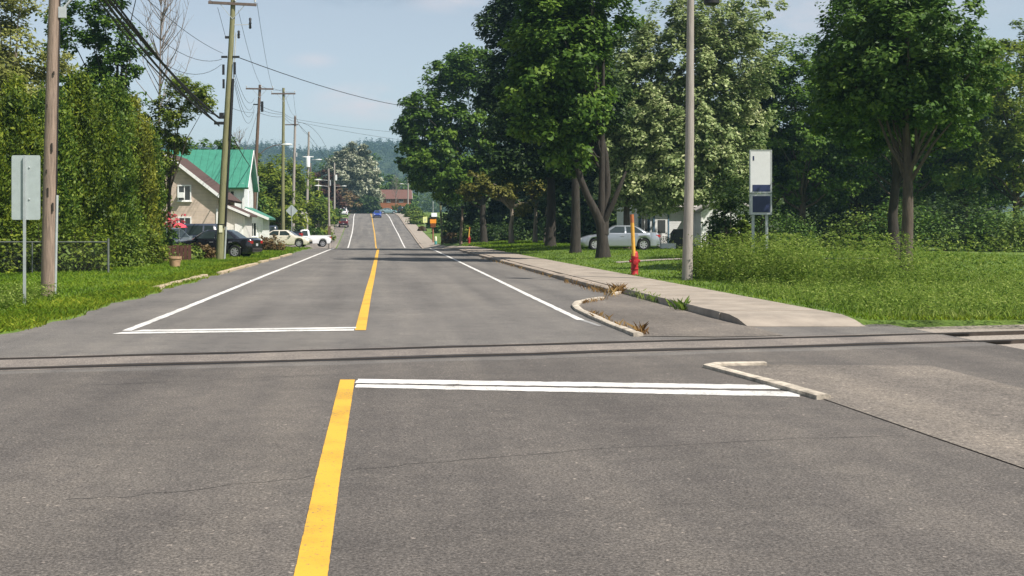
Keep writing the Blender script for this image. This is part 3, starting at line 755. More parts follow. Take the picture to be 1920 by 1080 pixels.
PG, aG = pole('wooden_post', 'green treated timber post leaning slightly behind the radar sign', 829.5, 456, 152, 826, 381, .19, 'pole_green', cat='post', group=None)
PS, aS = pole('wooden_post', 'short brown post with a dark fitting on top before the dark trees', 864, 455, 122, 867, 391, .16, 'pole_brown', cat='post', group=None)
hard(PS, [(aS(389) + Vector((0, 0, .02)), (.3, .26, .3)), (aS(385) + Vector((.02, 0, .1)), (.06, .06, .5))], 'black', 'fitting')

# ------------------------------------------------------------------ overhead wires
def wire(label, a, b, sag, r=.012, n=14, group=None):
    a, b = Vector(a), Vector(b); pts = []
    for k in range(n + 1):
        f = k / n; p = a.lerp(b, f); p.z -= sag * 4 * f * (1 - f); pts.append(p)
    mb = MB(); mb.tube(pts, r, 5); o = mb.build('overhead_wire', M['wire'], None, 60)
    tag(o, label, 'wire', group); return o
def loc(t, p): return t.location + Vector(p)
def wp(px, py, z): return W(px, py, z)
g = 'telephone cables between the brown and green poles'
for k, (y0, x1, y1, s, r) in enumerate([(-128, 411, 221, .35, .05), (-122, 410, 232, .5, .042), (-106, 408, 217, .75, .024), (-134, 411, 236, .25, .034)]):
    wire(['thickest black telephone cable sagging from the brown pole to the first green pole', 'black cable just under the thickest one, left of the green pole',
          'thin black cable above the telephone bundle meeting the first green pole', 'lowest black cable of the bundle arriving at the first green pole'][k],
         wp(104 + 3 * k, y0, zb), wp(x1, y1, z1), s, r, group=g)
wire('thin wire from high on the left to the splice boxes, uppermost of three', wp(105, -175, zb), wp(418, 100, z1), .45, .011)
wire('thin wire from high on the left to the splice boxes, middle of three', wp(105, -145, zb), wp(416, 111, z1), 1.1, .011)
wire('thin wire from high on the left to the splice boxes, lowest of three', wp(105, -110, zb), wp(415, 121, z1), 1.5, .011)
wire('single cable crossing the sky from the first green pole to the right trees', wp(445, 107, z1), wp(800, 204, 112), .45, .022)
wire('conductor from the right end of the first crossarm to the second pole', wp(482, 6, z1), wp(511, 165, 104), .5, .011)
wire('conductor from the first green pole to the top of the second pole', wp(447, 20, z1), wp(488, 157, 104), .5, .011)
wire('jumper wire hanging from the left arm end to the green pole', wp(408, 14, z1), wp(423, 70, z1), -.02, .011)
wire('conductor from the first crossarm towards the left, over the cables', wp(400, 4, z1), wp(130, -260, zb), .4, .011)
for k, (y0, y1) in enumerate(((132, 185), (142, 193), (152, 200), (160, 206))):
    wire(['uppermost', 'second', 'third', 'lowest'][k] + ' of four slack wires from the first green pole to the dark brown pole', wp(440, y0, z1), wp(477, y1, 104), .9 + .2 * k, .011, group='slack wires from first to second pole')
wire('faint line left to right behind the first green pole, below its cables', wp(430, 201, z1), wp(477, 211, 104), .1, .011)
for k, (ya, yb, yc) in enumerate(((195, 211, 221), (203, 214, 227), (210, 219, 233))):
    q = ('top', 'middle', 'bottom')[k]
    wire(q + ' cable from the dark brown pole to the pale green pole', wp(483, ya, 104), wp(530, yb, 114), .15, .016)
    wire(q + ' cable from the pale green pole to the grey brown pole', wp(532, yb, 114), wp(553, yc, 139), .2, .016)
wire('conductor from the right end of the second crossarm to the third', wp(511, 165, 104), wp(549, 173, 114), .1, .011)
wire('conductor from the top of the dark brown pole to the pale green pole', wp(488, 160, 104), wp(531, 168, 114), .2, .011)
wire('conductor from the right end of the third crossarm down to the grey brown pole', wp(550, 173, 114), wp(556, 220, 139), .3, .012)
wire('conductor from the middle of the third crossarm down to the grey brown pole', wp(534, 174, 114), wp(552, 216, 139), .5, .012)
wire('thin line from the grey brown pole across the road, upper of two', wp(556, 224, 139), wp(765, 250, 150), .15, .016)
wire('thin line from the grey brown pole across the road, lower of two', wp(556, 228, 139), wp(765, 264, 150), .15, .016)
wire('cable dropping from the grey brown pole to the far poplar pole, upper', wp(558, 229, 139), wp(627, 318, 232), -2.2, .022)
wire('cable dropping from the grey brown pole to the far poplar pole, lower', wp(558, 232, 139), wp(627, 330, 232), -.9, .022)
wire('conductor from the grey brown pole to the transformer pole', wp(556, 222, 139), wp(579, 252, 168), .5, .014)
wire('slack drop cable from the second pole towards the white house', wp(484, 205, 104), wp(440, 318, 92), .5, .014)
wire('cable running down from the first green pole to the dark brown pole at roof height', wp(430, 245, z1), wp(474, 318, 104), .15, .03)
wire('service wire from the right grey pole going down towards the right', wp(1335, 8, zr), wp(1500, 330, 62), .4, .012)
wire('thin line between the pole tops on the far left slope', wp(579, 262, 168), wp(627, 308, 232), .5, .014)

# ------------------------------------------------------------------ signs and posts
def sign_post(t, h, r=.03, m='galv'):
    mb = MB(); mb.box((0, 0, h / 2 - .1), (.05, .05, h + .2)); return mb.build('post', M[m], t)
zs = GG(45, 571).y; sx = (46 - CX) * zs / F; sg = gh(sx, zs)
t = thing('road_sign', 'blank grey back of a tall rectangular road sign on a steel post', 'road sign', (sx, zs, sg))
k = zs / F; topz = zof(291, zs) - sg; botz = zof(412, zs) - sg
sign_post(t, topz - .02)
mb = MB(); w_, c0 = 54 * k, .02; rr = .035
poly = []
for (cx_, cz_, a0_) in ((w_ / 2 - rr, topz - rr, 0), (-w_ / 2 + rr, topz - rr, 90), (-w_ / 2 + rr, botz + rr, 180), (w_ / 2 - rr, botz + rr, 270)):
    for q in range(4): poly.append((c0 + cx_ + rr * math.cos(R(a0_ + q * 30)), cz_ + rr * math.sin(R(a0_ + q * 30))))
mb.prism(poly, 'Y', .03, .034); mb.build('panel', M['galv_flat'], t)
for hz in (topz - .25, botz + .42):
    mb = MB(); mb.lathe([(.012, 0), (.02, .004), (.02, .012), (.01, .016)], (0.09, .012, hz), 8, 'Y'); mb.build('bolt', M['galv'], t)
# diamond sign seen from behind
zd = 118; xd = (547 - CX) * zd / F; gd = gh(xd, zd)
t = thing('warning_sign', 'grey back of a diamond shaped warning sign left of the road', 'road sign', (xd, zd, gd))
sign_post(t, zof(384, zd) - gd - .1); zc = zof(395, zd) - gd; q = 11.2 * zd / F
mb = MB(); mb.prism([(q, zc), (q * .08, zc + q * .95), (-q * .08, zc + q * .95), (-q, zc), (-q * .08, zc - q * .95), (q * .08, zc - q * .95)], 'Y', .03, .036); mb.build('panel', M['galv_flat'], t)
# small far signs on the right
zq = 200; xq = (797 - CX) * zq / F
t = thing('small_sign', 'small pale yellow square sign among the shrubs on the right slope', 'road sign', (xq, zq, gh(xq, zq)))
hz = zof(412, zq) - gh(xq, zq); sign_post(t, hz + .3)
mb = MB(); mb.box((0, -.05, hz), (.72, .02, .98)); mb.build('panel', M['sign_yellow'], t)
mb = MB(); mb.box((.05, -.064, hz + .08), (.3, .006, .1)); mb.box((.0, -.064, hz - .12), (.34, .006, .08)); mb.build('mark', M['grey_metal'], t)
zq = 168; xq = (812 - CX) * zq / F; gq = gh(xq, zq)
t = thing('radar_sign', 'orange radar speed sign with a solar panel and painted amber reflection on a rusty post', 'road sign', (xq, zq, gq))
hz = lambda py: zof(py, zq) - gq
mb = MB(); mb.tube([(0, 0, -.2), (0, 0, hz(405))], .09, 8); mb.build('post', M['red_brick'], t)
mb = MB(); mb.tube([(0, 0, hz(405)), (.0, .02, hz(377))], .04, 8); mb.build('mast', M['grey_metal'], t)
mb = MB(); mb.box((.15, -.2, hz(403)), (.78, .06, .66), rot=Euler((R(-35), 0, 0)).to_matrix()); mb.build('solar_panel', M['grey_metal'], t)
mb = MB(); mb.box((0, -.14, hz(414.5)), (.86, .16, .62)); mb.build('orange_panel', M['sign_orange'], t)
mb = MB(); mb.box((.0, -.12, hz(422.5)), (.72, .2, .55)); mb.build('reflection_box', M['amber_reflection'], t)  # box coloured to stand for the reflection below the orange panel
mb = MB(); mb.box((0, -.11, hz(410)), (1.0, .02, .2)); mb.build('hood', M['black'], t)
zq = 160; xq = (817 - CX) * zq / F; gq = gh(xq, zq)
t = thing('marker_post', 'short marker post with cream top and teal foot at the pavement', 'post', (xq, zq, gq))
mb = MB(); mb.lathe([(.17, -.1), (.17, .62), (.15, .63)], (0, 0, 0), 10); mb.build('foot', M['teal'], t, 50)
mb = MB(); mb.lathe([(.16, .63), (.16, 1.15), (.1, 1.22), (.02, 1.24)], (0, 0, 0), 10); mb.build('cap', M['cream'], t, 50)
# hydrants with tall flag markers
def hydrant(label, px, py, mtop, mlean):
    p = GG(px, py); t = thing('fire_hydrant', label, 'fire hydrant', p, 0, 'red hydrants with yellow marker poles')
    h_, r_ = .76, .112
    mb = MB(); mb.lathe([(.13, -.1), (.13, .03), (.112, .05), (.112, .16), (.13, .17), (.13, .2), (r_, .21), (r_, .54), (.125, .55), (.125, .58), (.115, .6), (.105, .69), (.085, .74), (.05, .76)], (0, 0, 0), 18); mb.build('barrel', M['red_paint'], t, 45)
    for s in (-1, 1):
        mb = MB(); mb.lathe([(.055, .1), (.055, .13), (.06, .135), (.06, .155), (.03, .16), (.03, .175)], (0, 0, .44), 12, 'X') if s > 0 else mb.lathe([(.055, -.1), (.055, -.13), (.06, -.135), (.06, -.155), (.03, -.16), (.03, -.175)], (0, 0, .44), 12, 'X')
        mb.build('side_nozzle', M['red_paint'], t, 45)
    mb = MB(); mb.lathe([(.07, -.1), (.07, -.15), (.085, -.155), (.085, -.2), (.03, -.21)], (0, 0, .4), 12, 'Y'); mb.build('pumper_nozzle', M['red_paint'], t, 45)
    mb = MB(); mb.lathe([(.03, .74), (.03, .8), (.02, .81)], (0, 0, 0), 6); mb.build('operating_nut', M['red_paint'], t)
    k = p.y / F; a = Vector((-.04, -.06, .6)); b = Vector((mlean * k, -.06, (py - mtop) * k))
    mb = MB(); mb.tube([a, a.lerp(b, .8)], .06, 10); mb.build('marker_pole', M['marker_yellow'], t, 50)
    mb = MB(); mb.tube([a.lerp(b, .8), b], .062, 10); mb.build('marker_tip', M['marker_tip'], t, 50)
    return t
hydrant('red fire hydrant with a leaning yellow marker pole near the grey pole', 1190, 515, 402, -6)
hydrant('small far red fire hydrant with yellow marker pole before the dark trees', 879.5, 457, 426, 1)
# sign at the right beyond the shrub
zq = 44; xq = (1425 - CX) * zq / F; gq = gh(xq, zq)
t = thing('pylon_sign', 'tall white sign with navy blue lower panels beside the dark shrub', 'sign', (xq, zq, gq))
hz = lambda py: zof(py, zq) - gq
for s in (-1, 1):
    mb = MB(); mb.box((s * .25, .02, hz(282) / 2 - .1), (.09, .07, hz(282) + .1)); mb.build('post', M['galv'], t)
mb = MB(); mb.box((0, -.06, (hz(282) + hz(361)) / 2), (.74, .08, hz(282) - hz(361))); mb.build('top_panel', M['sign_white'], t)
mb = MB(); mb.box((-.27, -.104, hz(297)), (.05, .01, .16)); mb.build('mark', M['sign_navy'], t)
for za_, zb2_ in ((282, 361), (364, 402)):
    fr = MB(); a_, b_ = hz(za_), hz(zb2_)
    for sx_ in (-1, 1): fr.box((sx_ * .385, -.062, (a_ + b_) / 2), (.035, .1, a_ - b_ + .03))
    for q_ in (a_, b_): fr.box((0, -.0625, q_), (.735, .099, .03))
    fr.build('frame', M['galv'], t)
mb = MB(); mb.box((0.02, -.107, hz(353)), (.64, .012, .25)); mb.build('blue_strip', M['sign_navy'], t)
mb = MB(); mb.box((0, -.06, (hz(364) + hz(402)) / 2), (.74, .08, hz(364) - hz(402))); mb.build('lower_panel', M['sign_white'], t)
mb = MB(); mb.box((.02, -.107, (hz(366) + hz(400)) / 2), (.64, .012, (hz(366) - hz(400)) * .9)); mb.build('blue_panel', M['sign_navy'], t)
# chain link fence before the hedge
fp = GG(203, 513); t = thing('chain_link_fence', 'low chain link fence with a steel corner post along the cedar hedge', 'fence', fp)
fl = 9.5; fh = 1.08
for u in (0, -2.6, -5.2, -7.8):
    mb = MB(); mb.tube([(u, 0, -.1), (u, 0, fh + (.12 if u == 0 else 0))], .04 if u == 0 else .024, 8); mb.build('post', M['dark_galv'], t, 50)
mb = MB(); mb.tube([(-fl, 0, fh), (0, 0, fh)], .022, 8); mb.build('top_rail', M['dark_galv'], t, 50)
mb = MB()
for k in range(int(fl / .09)):
    x0 = -fl + k * .09
    for s in (1, -1):
        a = (x0, 0, .04) if s > 0 else (x0, 0, fh - .02); b = (min(0, x0 + .9), 0, .04 + min(.9, -x0)) if s > 0 else (min(0, x0 + .9), 0, fh - .02 - min(.9, -x0))
        mb.bar(a, b, .0022)
mb.build('mesh', M['dark_galv'], t)
# ------------------------------------------------------------------ vehicles (x forward, y left)
def car(name, label, cat, pt, loc, rz, kind='sedan', L=4.6, Wd=1.8, Ht=1.45, group=None, rim='rim'):
    t = thing(name, label, cat, loc, rz, group)
    h2, w2 = L / 2, Wd / 2; rw = .33 if kind in ('sedan', 'hatch') else .38; ar = rw + .055
    xf, xr = h2 - .86, -h2 + .92
    if kind == 'sedan':   top = [(h2, .60), (h2 - .12, .71), (h2 - .5, .83), (.95, .95), (.3, .97), (-1.2, 1.0), (-1.75, 1.03), (-h2 + .12, 1.02), (-h2, .9)]
    elif kind == 'hatch': top = [(h2, .62), (h2 - .12, .74), (h2 - .4, .86), (1.1, .98), (.3, .99), (-1.2, 1.02), (-h2 + .1, 1.03), (-h2, .92)]
    else:                 top = [(h2, .75), (h2 - .1, .92), (h2 - .3, 1.05), (1.15, 1.14), (.3, 1.13), (-1.2, 1.13), (-h2 + .08, 1.13), (-h2, 1.08)]
    top = sorted(top); zl = .2 if kind in ('sedan', 'hatch') else .32
    xs = set([p[0] for p in top] + list(np.linspace(-h2, h2, 23)) + [-h2 + .04, h2 - .04])
    for xw in (xf, xr):
        for k in range(9): xs.add(xw + ar * math.cos(math.pi * k / 8))
        xs.add(xw + ar + .012); xs.add(xw - ar - .012)
    xs = sorted(xs); mb = MB(); n = None
    def wid(x):
        e = abs(x) / h2; return w2 * (1 - .05 * e ** 2 - .13 * max(0, (e - .8) / .2) ** 2)
    for x in xs:
        zt = interp(top, x); zb = zl + (.1 if abs(x) > h2 - .15 else 0)
        for xw in (xf, xr):
            if abs(x - xw) <= ar: zb = max(zb, rw + math.sqrt(max(0, ar * ar - (x - xw) ** 2)))
        w = wid(x); hgt = zt - zb
        half = [(0, zb), (w * .9, zb), (w * .975, zb + min(.06, hgt * .2)), (w, zb + hgt * .45), (w * .99, zb + hgt * .68), (w * .95, zt - .045), (w * .87, zt), (w * .4, zt + .025), ]
        ring = half + [(0, zt + .03)] + [(-a, b) for a, b in reversed(half[1:])]
        n = len(ring); mb.v += [(x, a, b) for a, b in ring]
    for i in range(len(xs) - 1):
        for j in range(n):
            j2 = (j + 1) % n; mb.f.append((i * n + j, i * n + j2, (i + 1) * n + j2, (i + 1) * n + j))
    mb.f.append(tuple(range(n))); mb.f.append(tuple((len(xs) - 1) * n + j for j in range(n)))
    mb.build('body', M[pt], t, 38)
    # cabin: base loop and roof loop, with glass panels set 4 mm proud
    bz = interp(top, 0) - .02
    wb, wr = w2 * .9, w2 * .66
    if kind == 'sedan':    b0, b1, r0, r1, pil = 1.08, -1.72, .32, -.95, [-.33]
    elif kind == 'hatch':  b0, b1, r0, r1, pil = 1.15, -h2 + .1, .35, -h2 + .5, [-.3]
    elif kind == 'pickup': b0, b1, r0, r1, pil = 1.1, -.42, .5, -.3, []
    else:                  b0, b1, r0, r1, pil = 1.2, -h2 + .06, .5, -h2 + .35, [-.25, -1.3]
    def sec(f): return (b0 + (r0 - b0) * f, b1 + (r1 - b1) * f, wb + (wr - wb) * f ** 1.15, bz + (Ht - bz) * f)
    mb = MB(); fr = [0, .35, .7, .9, 1.0]
    for f in fr:
        a, b, w, z = sec(f); z -= .03 if f == .9 else 0
        q = .0 if f < .95 else .1
        mb.v += [(a - q, w * .78, z), (a - .14 - q, w - q * .5, z), (b + .12 + q, w - q * .5, z), (b + q, w * .78, z), (b + q, -w * .78, z), (b + .12 + q, -w + q * .5, z), (a - .14 - q, -w + q * .5, z), (a - q, -w * .78, z)]
    for i in range(len(fr) - 1):
        for j in range(8):
            j2 = (j + 1) % 8; mb.f.append((8 * i + j, 8 * i + j2, 8 * i + 8 + j2, 8 * i + 8 + j))
    mb.f.append(tuple(range(32, 40))); mb.f.append(tuple(reversed(range(8))))
    mb.build('cabin', M[pt], t, 50)
    def quad(name, P, m='carglass'):
        P = [Vector(p) for p in P]; nn = (P[1] - P[0]).cross(P[3] - P[0]).normalized()
        mb = MB(); mb.add([p + nn * .006 for p in P] + [p - nn * .012 for p in P], [(0, 1, 2, 3), (7, 6, 5, 4), (0, 4, 5, 1), (1, 5, 6, 2), (2, 6, 7, 3), (3, 7, 4, 0)])
        return mb.build(name, M[m], t)
    fa, fb = .1, .84
    A, B = sec(fa), sec(fb)
    quad('windscreen', [(A[0], A[2] * .74, A[3]), (A[0], -A[2] * .74, A[3]), (B[0], -B[2] * .72, B[3]), (B[0], B[2] * .72, B[3])])
    quad('rear_window', [(A[1], -A[2] * .74, A[3]), (A[1], A[2] * .74, A[3]), (B[1], B[2] * .72, B[3]), (B[1], -B[2] * .72, B[3])])
    for s in (1, -1):
        edges = [None] + pil + [None]
        for i in range(len(edges) - 1):
            xa0 = A[0] - .24 if i == 0 else edges[i] - .04; xa1 = A[1] + .24 if i == len(edges) - 2 else edges[i + 1] + .04
            xb0 = B[0] - .2 if i == 0 else edges[i] - .05; xb1 = B[1] + .2 if i == len(edges) - 2 else edges[i + 1] + .05
            P = [(xa0, s * A[2], A[3]), (xa1, s * A[2], A[3]), (xb1, s * B[2], B[3]), (xb0, s * B[2], B[3])]
            if s > 0: P = [P[1], P[0], P[3], P[2]]
            quad('side_window', P)
        mb = MB(); mb.box((b0 - .42, s * (w2 + .02), bz + .09), (.12, .2, .13)); mb.build('mirror', M[pt], t)
        for xx in ([-.15, -1.2] if kind != 'pickup' else [-.1]):
            mb = MB(); mb.box((xx, s * (w2 * .985), bz - .13), (.2, .03, .028)); mb.build('door_handle', M['rim'], t)
        mb = MB(); mb.box((h2 - .15, s * w2 * .62, interp(top, h2 - .12) - .08), (.26, .36, .12), rz=-s * .3); mb.build('headlight', M['lamp'], t)
        tz = .8 if kind in ('sedan', 'hatch') else .95
        mb = MB(); mb.box((-h2 + .13, s * w2 * .66, tz + .02), (.27, .36, .15 if kind == 'sedan' else .28), rz=s * .3); mb.build('tail_light', M['tail'], t)
        for xw in (xf, xr):
            wh = MB(); y0 = s * (w2 - .2)
            pr = [(rw * .6, -.1), (rw * .94, -.105), (rw, -.07), (rw, .07), (rw * .94, .105), (rw * .66, .1), (rw * .64, .02)]
            wh.lathe(pr if s > 0 else [(a, -b) for a, b in pr], (xw, y0 + s * .08, rw), 20, 'Y'); wo = wh.build('wheel', M['tyre'], t, 40)
            rm = MB(); yo = y0 + s * .165
            rm.lathe([(.05, -s * .02), (.06, s * .012), (.03, s * .016)], (xw, yo, rw), 10, 'Y')
            for k in range(7):
                a = 2 * math.pi * k / 7
                rm.bar((xw + .04 * math.cos(a), yo, rw + .04 * math.sin(a)), (xw + rw * .6 * math.cos(a), yo - s * .005, rw + rw * .6 * math.sin(a)), .02, .075)
            k0 = len(rm.v)
            for rr_, yy in ((rw * .56, 0), (rw * .665, s * .01)):
                for k in range(20): a = 2 * math.pi * k / 20; rm.v.append((xw + rr_ * math.cos(a), yo + yy, rw + rr_ * math.sin(a)))
            for k in range(20): rm.f.append((k0 + k, k0 + (k + 1) % 20, k0 + 20 + (k + 1) % 20, k0 + 20 + k))
            rm.build('rim', M[rim], wo)
    mb = MB(); mb.box((-h2 + .03, 0, zl + .24), (.12, Wd * .84, .2)); mb.build('rear_bumper', M['black' if kind in ('suv', 'pickup') else pt], t)
    mb = MB(); mb.box((h2 - .04, 0, zl + .2), (.14, Wd * .7, .18)); mb.build('grille', M['black'], t)
    mb = MB(); mb.box((-h2 - .002, 0, .68), (.012, .3, .13)); mb.build('number_plate', M['grey_metal'], t)
    if kind == 'pickup':
        mb = MB(); ox, zt = -.5, interp(top, -1.2)
        for s in (-1, 1): mb.box(((ox - h2) / 2, s * w2 * .84, zt + .06), (h2 + ox - .02, .1, .1))
        mb.box((-h2 + .06, 0, zt + .05), (.08, Wd * .8, .1)); mb.build('bed_rail', M[pt], t)
        mb = MB(); mb.box(((ox - h2) / 2, 0, zt + .034), (h2 + ox - .2, Wd * .74, .01)); mb.build('bed_floor', M['black'], t)
    return t
def at_px(px, z, dx=0): p = GX(px, z); return (p.x + dx, p.y, p.z)
car('parked_car', 'glossy black sedan with alloy wheels parked behind the green pole', 'car', 'p_black', at_px(403, 64.0), R(180 - 14), 'sedan', 4.75, 1.82, 1.47)
car('parked_car', 'dark blue grey van roof showing behind the black sedan', 'car', 'p_navy', at_px(347, 71), R(180 - 6), 'suv', 4.7, 1.9, 1.82)
car('parked_car', 'grey green hatchback half hidden by the flowering bush', 'car', 'p_grey', at_px(318, 67.5), R(-42), 'hatch', 4.2, 1.75, 1.6)
car('parked_car', 'champagne beige sedan parked nose towards the road beyond the brown bush', 'car', 'p_beige', at_px(534, 102), R(-8), 'sedan', 4.5, 1.75, 1.45)
car('pickup_truck', 'white pickup truck with its tailgate towards the road', 'pickup', 'p_white', at_px(573, 128), R(180 + 10), 'pickup', 5.3, 1.95, 1.85)
car('parked_car', 'dark blue pickup cab in front of the grey porch, left of the beige sedan', 'pickup', 'p_navy', at_px(514, 112), R(180), 'pickup', 5.2, 1.9, 1.8)
car('moving_car', 'maroon car driving away up the left side of the hill', 'car', 'p_maroon', at_px(644.5, 222), R(90), 'suv', 4.5, 1.85, 1.7)
car('moving_car', 'white van ahead of the maroon car near the hilltop', 'van', 'p_white', at_px(644.5, 268), R(90), 'suv', 4.9, 1.95, 2.0)
car('moving_car', 'bright blue car coming over the hilltop beside the yellow line', 'car', 'p_blue', at_px(707.5, 262), R(-90), 'hatch', 4.2, 1.8, 1.55)
car('moving_car', 'grey green car turning across the hilltop behind the blue car', 'car', 'p_teal', at_px(727, 312), R(10), 'sedan', 4.7, 1.8, 1.45)
car('parked_car', 'dark pickup beside the far brick house at the hilltop', 'car', 'p_black', at_px(757, 333), R(60), 'suv', 4.8, 1.9, 1.9)
car('parked_car', 'silver sedan parked on the right lawn before the white house', 'car', 'p_silver', at_px(1159, 70.5), R(180 - 4), 'sedan', 4.55, 1.8, 1.44)
# orange compact tractor
p = at_px(482, 99); t = thing('tractor', 'small orange tractor partly hidden between the dark brown pole and sedan', 'tractor', p, R(100))
mb = MB(); mb.prism([(-.5, .45), (1.0, .5), (1.05, 1.0), (.1, 1.15), (.05, .75), (-.5, .75)], 'Y', -.3, .3); mb.build('body', M['orange'], t)
for s in (-1, 1):
    mb = MB(); mb.lathe([(.3, -.13), (.5, -.14), (.52, 0), (.5, .14), (.3, .13)], (-.4, s * .55, .5), 16, 'Y'); mb.build('wheel', M['tyre'], t, 40)
    mb = MB(); mb.lathe([(.15, -.09), (.29, -.1), (.3, 0), (.29, .1), (.15, .09)], (.8, s * .48, .3), 14, 'Y'); mb.build('wheel', M['tyre'], t, 40)
    mb = MB(); mb.prism([(-.95, .8), (-.8, 1.05), (-.2, 1.1), (.0, .85), (-.2, 1.02), (-.75, .98)], 'Y', s * .42, s * .7); mb.build('fender', M['orange'], t)
    mb = MB(); mb.tube([(-.7, s * .35, .7), (-.72, s * .35, 1.9)], .035, 6); mb.build('roll_bar', M['orange'], t)
mb = MB(); mb.box((-.35, 0, .95), (.45, .45, .14)); mb.box((-.58, 0, 1.2), (.1, .45, .45)); mb.build('seat', M['black'], t)

# ------------------------------------------------------------------ houses
def window(parent, c, w, h, face='-Y', split=1, ac=False):
    """a frame with a pane and sill set on a wall; c is the middle of the opening on the wall plane"""
    rz = 0 if face == '-Y' else R(90)
    m = Matrix.Rotation(rz, 3, 'Z'); c = Vector(c); t_ = .08
    def bx(mb, o, d): mb.box(c + m @ Vector(o), d, rot=m)
    f = MB()
    for s in (-1, 1):
        bx(f, (s * (w / 2 + t_ / 2), -.03, 0), (t_, .08, h + 2 * t_)); bx(f, (0, -.031, s * (h / 2 + t_ / 2)), (w, .078, t_))
    for k in range(1, split + 1):
        if split > 1 and k < split or split == 1: bx(f, (w * (k / (split + 1) - .5) if split > 1 else 0, -.029, 0), (.05, .07, h))
    fo = f.build('window', M['white_trim'], parent)
    p_ = MB(); bx(p_, (0, -.005, 0), (w, .03, h)); p_.build('pane', M['glass'], fo)
    s_ = MB(); bx(s_, (0, -.06, -h / 2 - t_ - .02), (w + .24, .14, .04)); s_.build('sill', M['white_trim'], fo)
    return fo
def gable_house(name, label, x0, x1, y0, y1, z, eave, ridge, wall_m, roof_m, ridge_axis='Y', over=.35, loc=None, cat='house', th=.16):
    t = thing(name, label, cat, ((x0 + x1) / 2, (y0 + y1) / 2, z)); w, d = (x1 - x0) / 2, (y1 - y0) / 2
    if ridge_axis == 'Y':
        mb = MB(); mb.prism([(-w, -.5), (w, -.5), (w, eave), (0, ridge), (-w, eave)], 'Y', -d, d); mb.build('wall', M[wall_m], t)
        sl = (ridge - eave) / w; roof = None
        for s in (-1, 1):
            r = MB(); e = (s * (w + over), eave - sl * over); n = Vector((sl, 1)).normalized() * th
            r.prism([(0, ridge + .03), e, (e[0] + s * n.x, e[1] + n.y), (0, ridge + .03 + th * 1.2)], 'Y', -d - over, d + over); r.v = [(a, b, c + .01) for a, b, c in r.v]
            roof = r.build('roof', M[roof_m], t)
            f = MB()
            f.bar((s * .03, -d - over - .02, ridge + .1), (e[0] + s * .02, -d - over - .02, e[1] + .09), .04, .2); f.build('fascia', M['white_trim'], t)
    else:
        mb = MB(); mb.prism([(-d, -.5), (d, -.5), (d, eave), (0, ridge), (-d, eave)], 'X', -w, w); mb.build('wall', M[wall_m], t)
        sl = (ridge - eave) / d
        for s in (-1, 1):
            r = MB(); e = (s * (d + over), eave - sl * over); n = Vector((sl, 1)).normalized() * th
            r.prism([(0, ridge + .03), e, (e[0] + s * n.x, e[1] + n.y), (0, ridge + .03 + th * 1.2)], 'X', -w - over, w + over); r.v = [(a, b, c + .01) for a, b, c in r.v]
            roof = r.build('roof', M[roof_m], t)
            f = MB(); f.bar((w + over + .02, s * .03, ridge + .1), (w + over + .02, e[0], e[1] + .09), .04, .2); f.build('fascia', M['white_trim'], t)
    return t
# beige gabled house
zb_ = 77.0; k = zb_ / F
hx0, hx1 = (205 - CX) * k, (408.5 - CX) * k
eave = zof(368, zb_); rdg = zof(289, zb_)
t = gable_house('beige_house', 'beige sided house with a brown roof, gable end towards the camera', hx0, hx1, zb_, zb_ + 9, 0, eave, rdg, 'beige_siding', 'brown_roof', over=.4)
cx_ = (hx0 + hx1) / 2; lx = lambda px: (px - CX) * k - cx_
f = window(t, (lx(346), -4.5, zof(362, zb_)), .72, .9)
mb = MB(); mb.box((lx(340), -4.72, zof(366, zb_)), (.36, .42, .34)); mb.build('air_conditioner', M['white_metal'], t)
window(t, (lx(346.5), -4.5, zof(417.5, zb_)), .7, .6)
mb = MB(); mb.box((lx(407.5) - .02, -4.52, 1.4), (.1, .08, 2.9)); mb.build('corner_board', M['white_trim'], t)
# lean-to porch on its right side
pz = 79.0; k2 = pz / F; px0, px1 = hx1 + .04 - cx_, (459 - CX) * k2 - cx_
pw = Vector((0, 0, 0))
mb = MB(); ze, zt_ = zof(406, pz), zof(389, pz)
mb.prism([(px0, -.4), (px1, -.4), (px1, ze), (px0, zt_ + .1)], 'Y', -2.4, 2.0); po = mb.build('porch', M['white_boards'], t)
mb = MB(); mb.prism([(px0 - .01, zt_ + .16), (px1 + .35, ze - .02), (px1 + .35, ze + .12), (px0 - .01, zt_ + .32)], 'Y', -2.75, 2.3); mb.build('porch_roof', M['brown_roof'], po)
mb = MB(); mb.bar((px0, -2.77, zt_ + .2), (px1 + .36, -2.77, ze + .03), .03, .17); mb.build('fascia', M['white_trim'], po)
mb = MB(); mb.box((px1 - .42, -2.43, .95), (.5, .06, 1.9)); mb.build('door', M['white_trim'], po)
# white house with the green metal roof
gz = 93.0; k = gz / F; x1 = (456 - CX) * k; x0 = x1 - 9.5
t = gable_house('white_house', 'white two storey house with a bright green metal roof', x0, x1, gz, gz + 7.4, 0, zof(350, gz) + .1, zof(286, gz + 3.7), 'white_siding', 'green_roof', 'X', .42)
lx = lambda px: (px - CX) * k - (x0 + x1) / 2
window(t, ((x1 - x0) / 2, 0.2, zof(372, gz)), .7, 1.3, '+X')
window(t, ((x1 - x0) / 2 - 1.0, -3.7, zof(372, gz)), .55, 1.1)
mb = MB(); mb.box(((x1 - x0) / 2 - .0, -3.72, 2.6), (.14, .1, 5.0)); mb.build('corner_board', M['white_trim'], t)
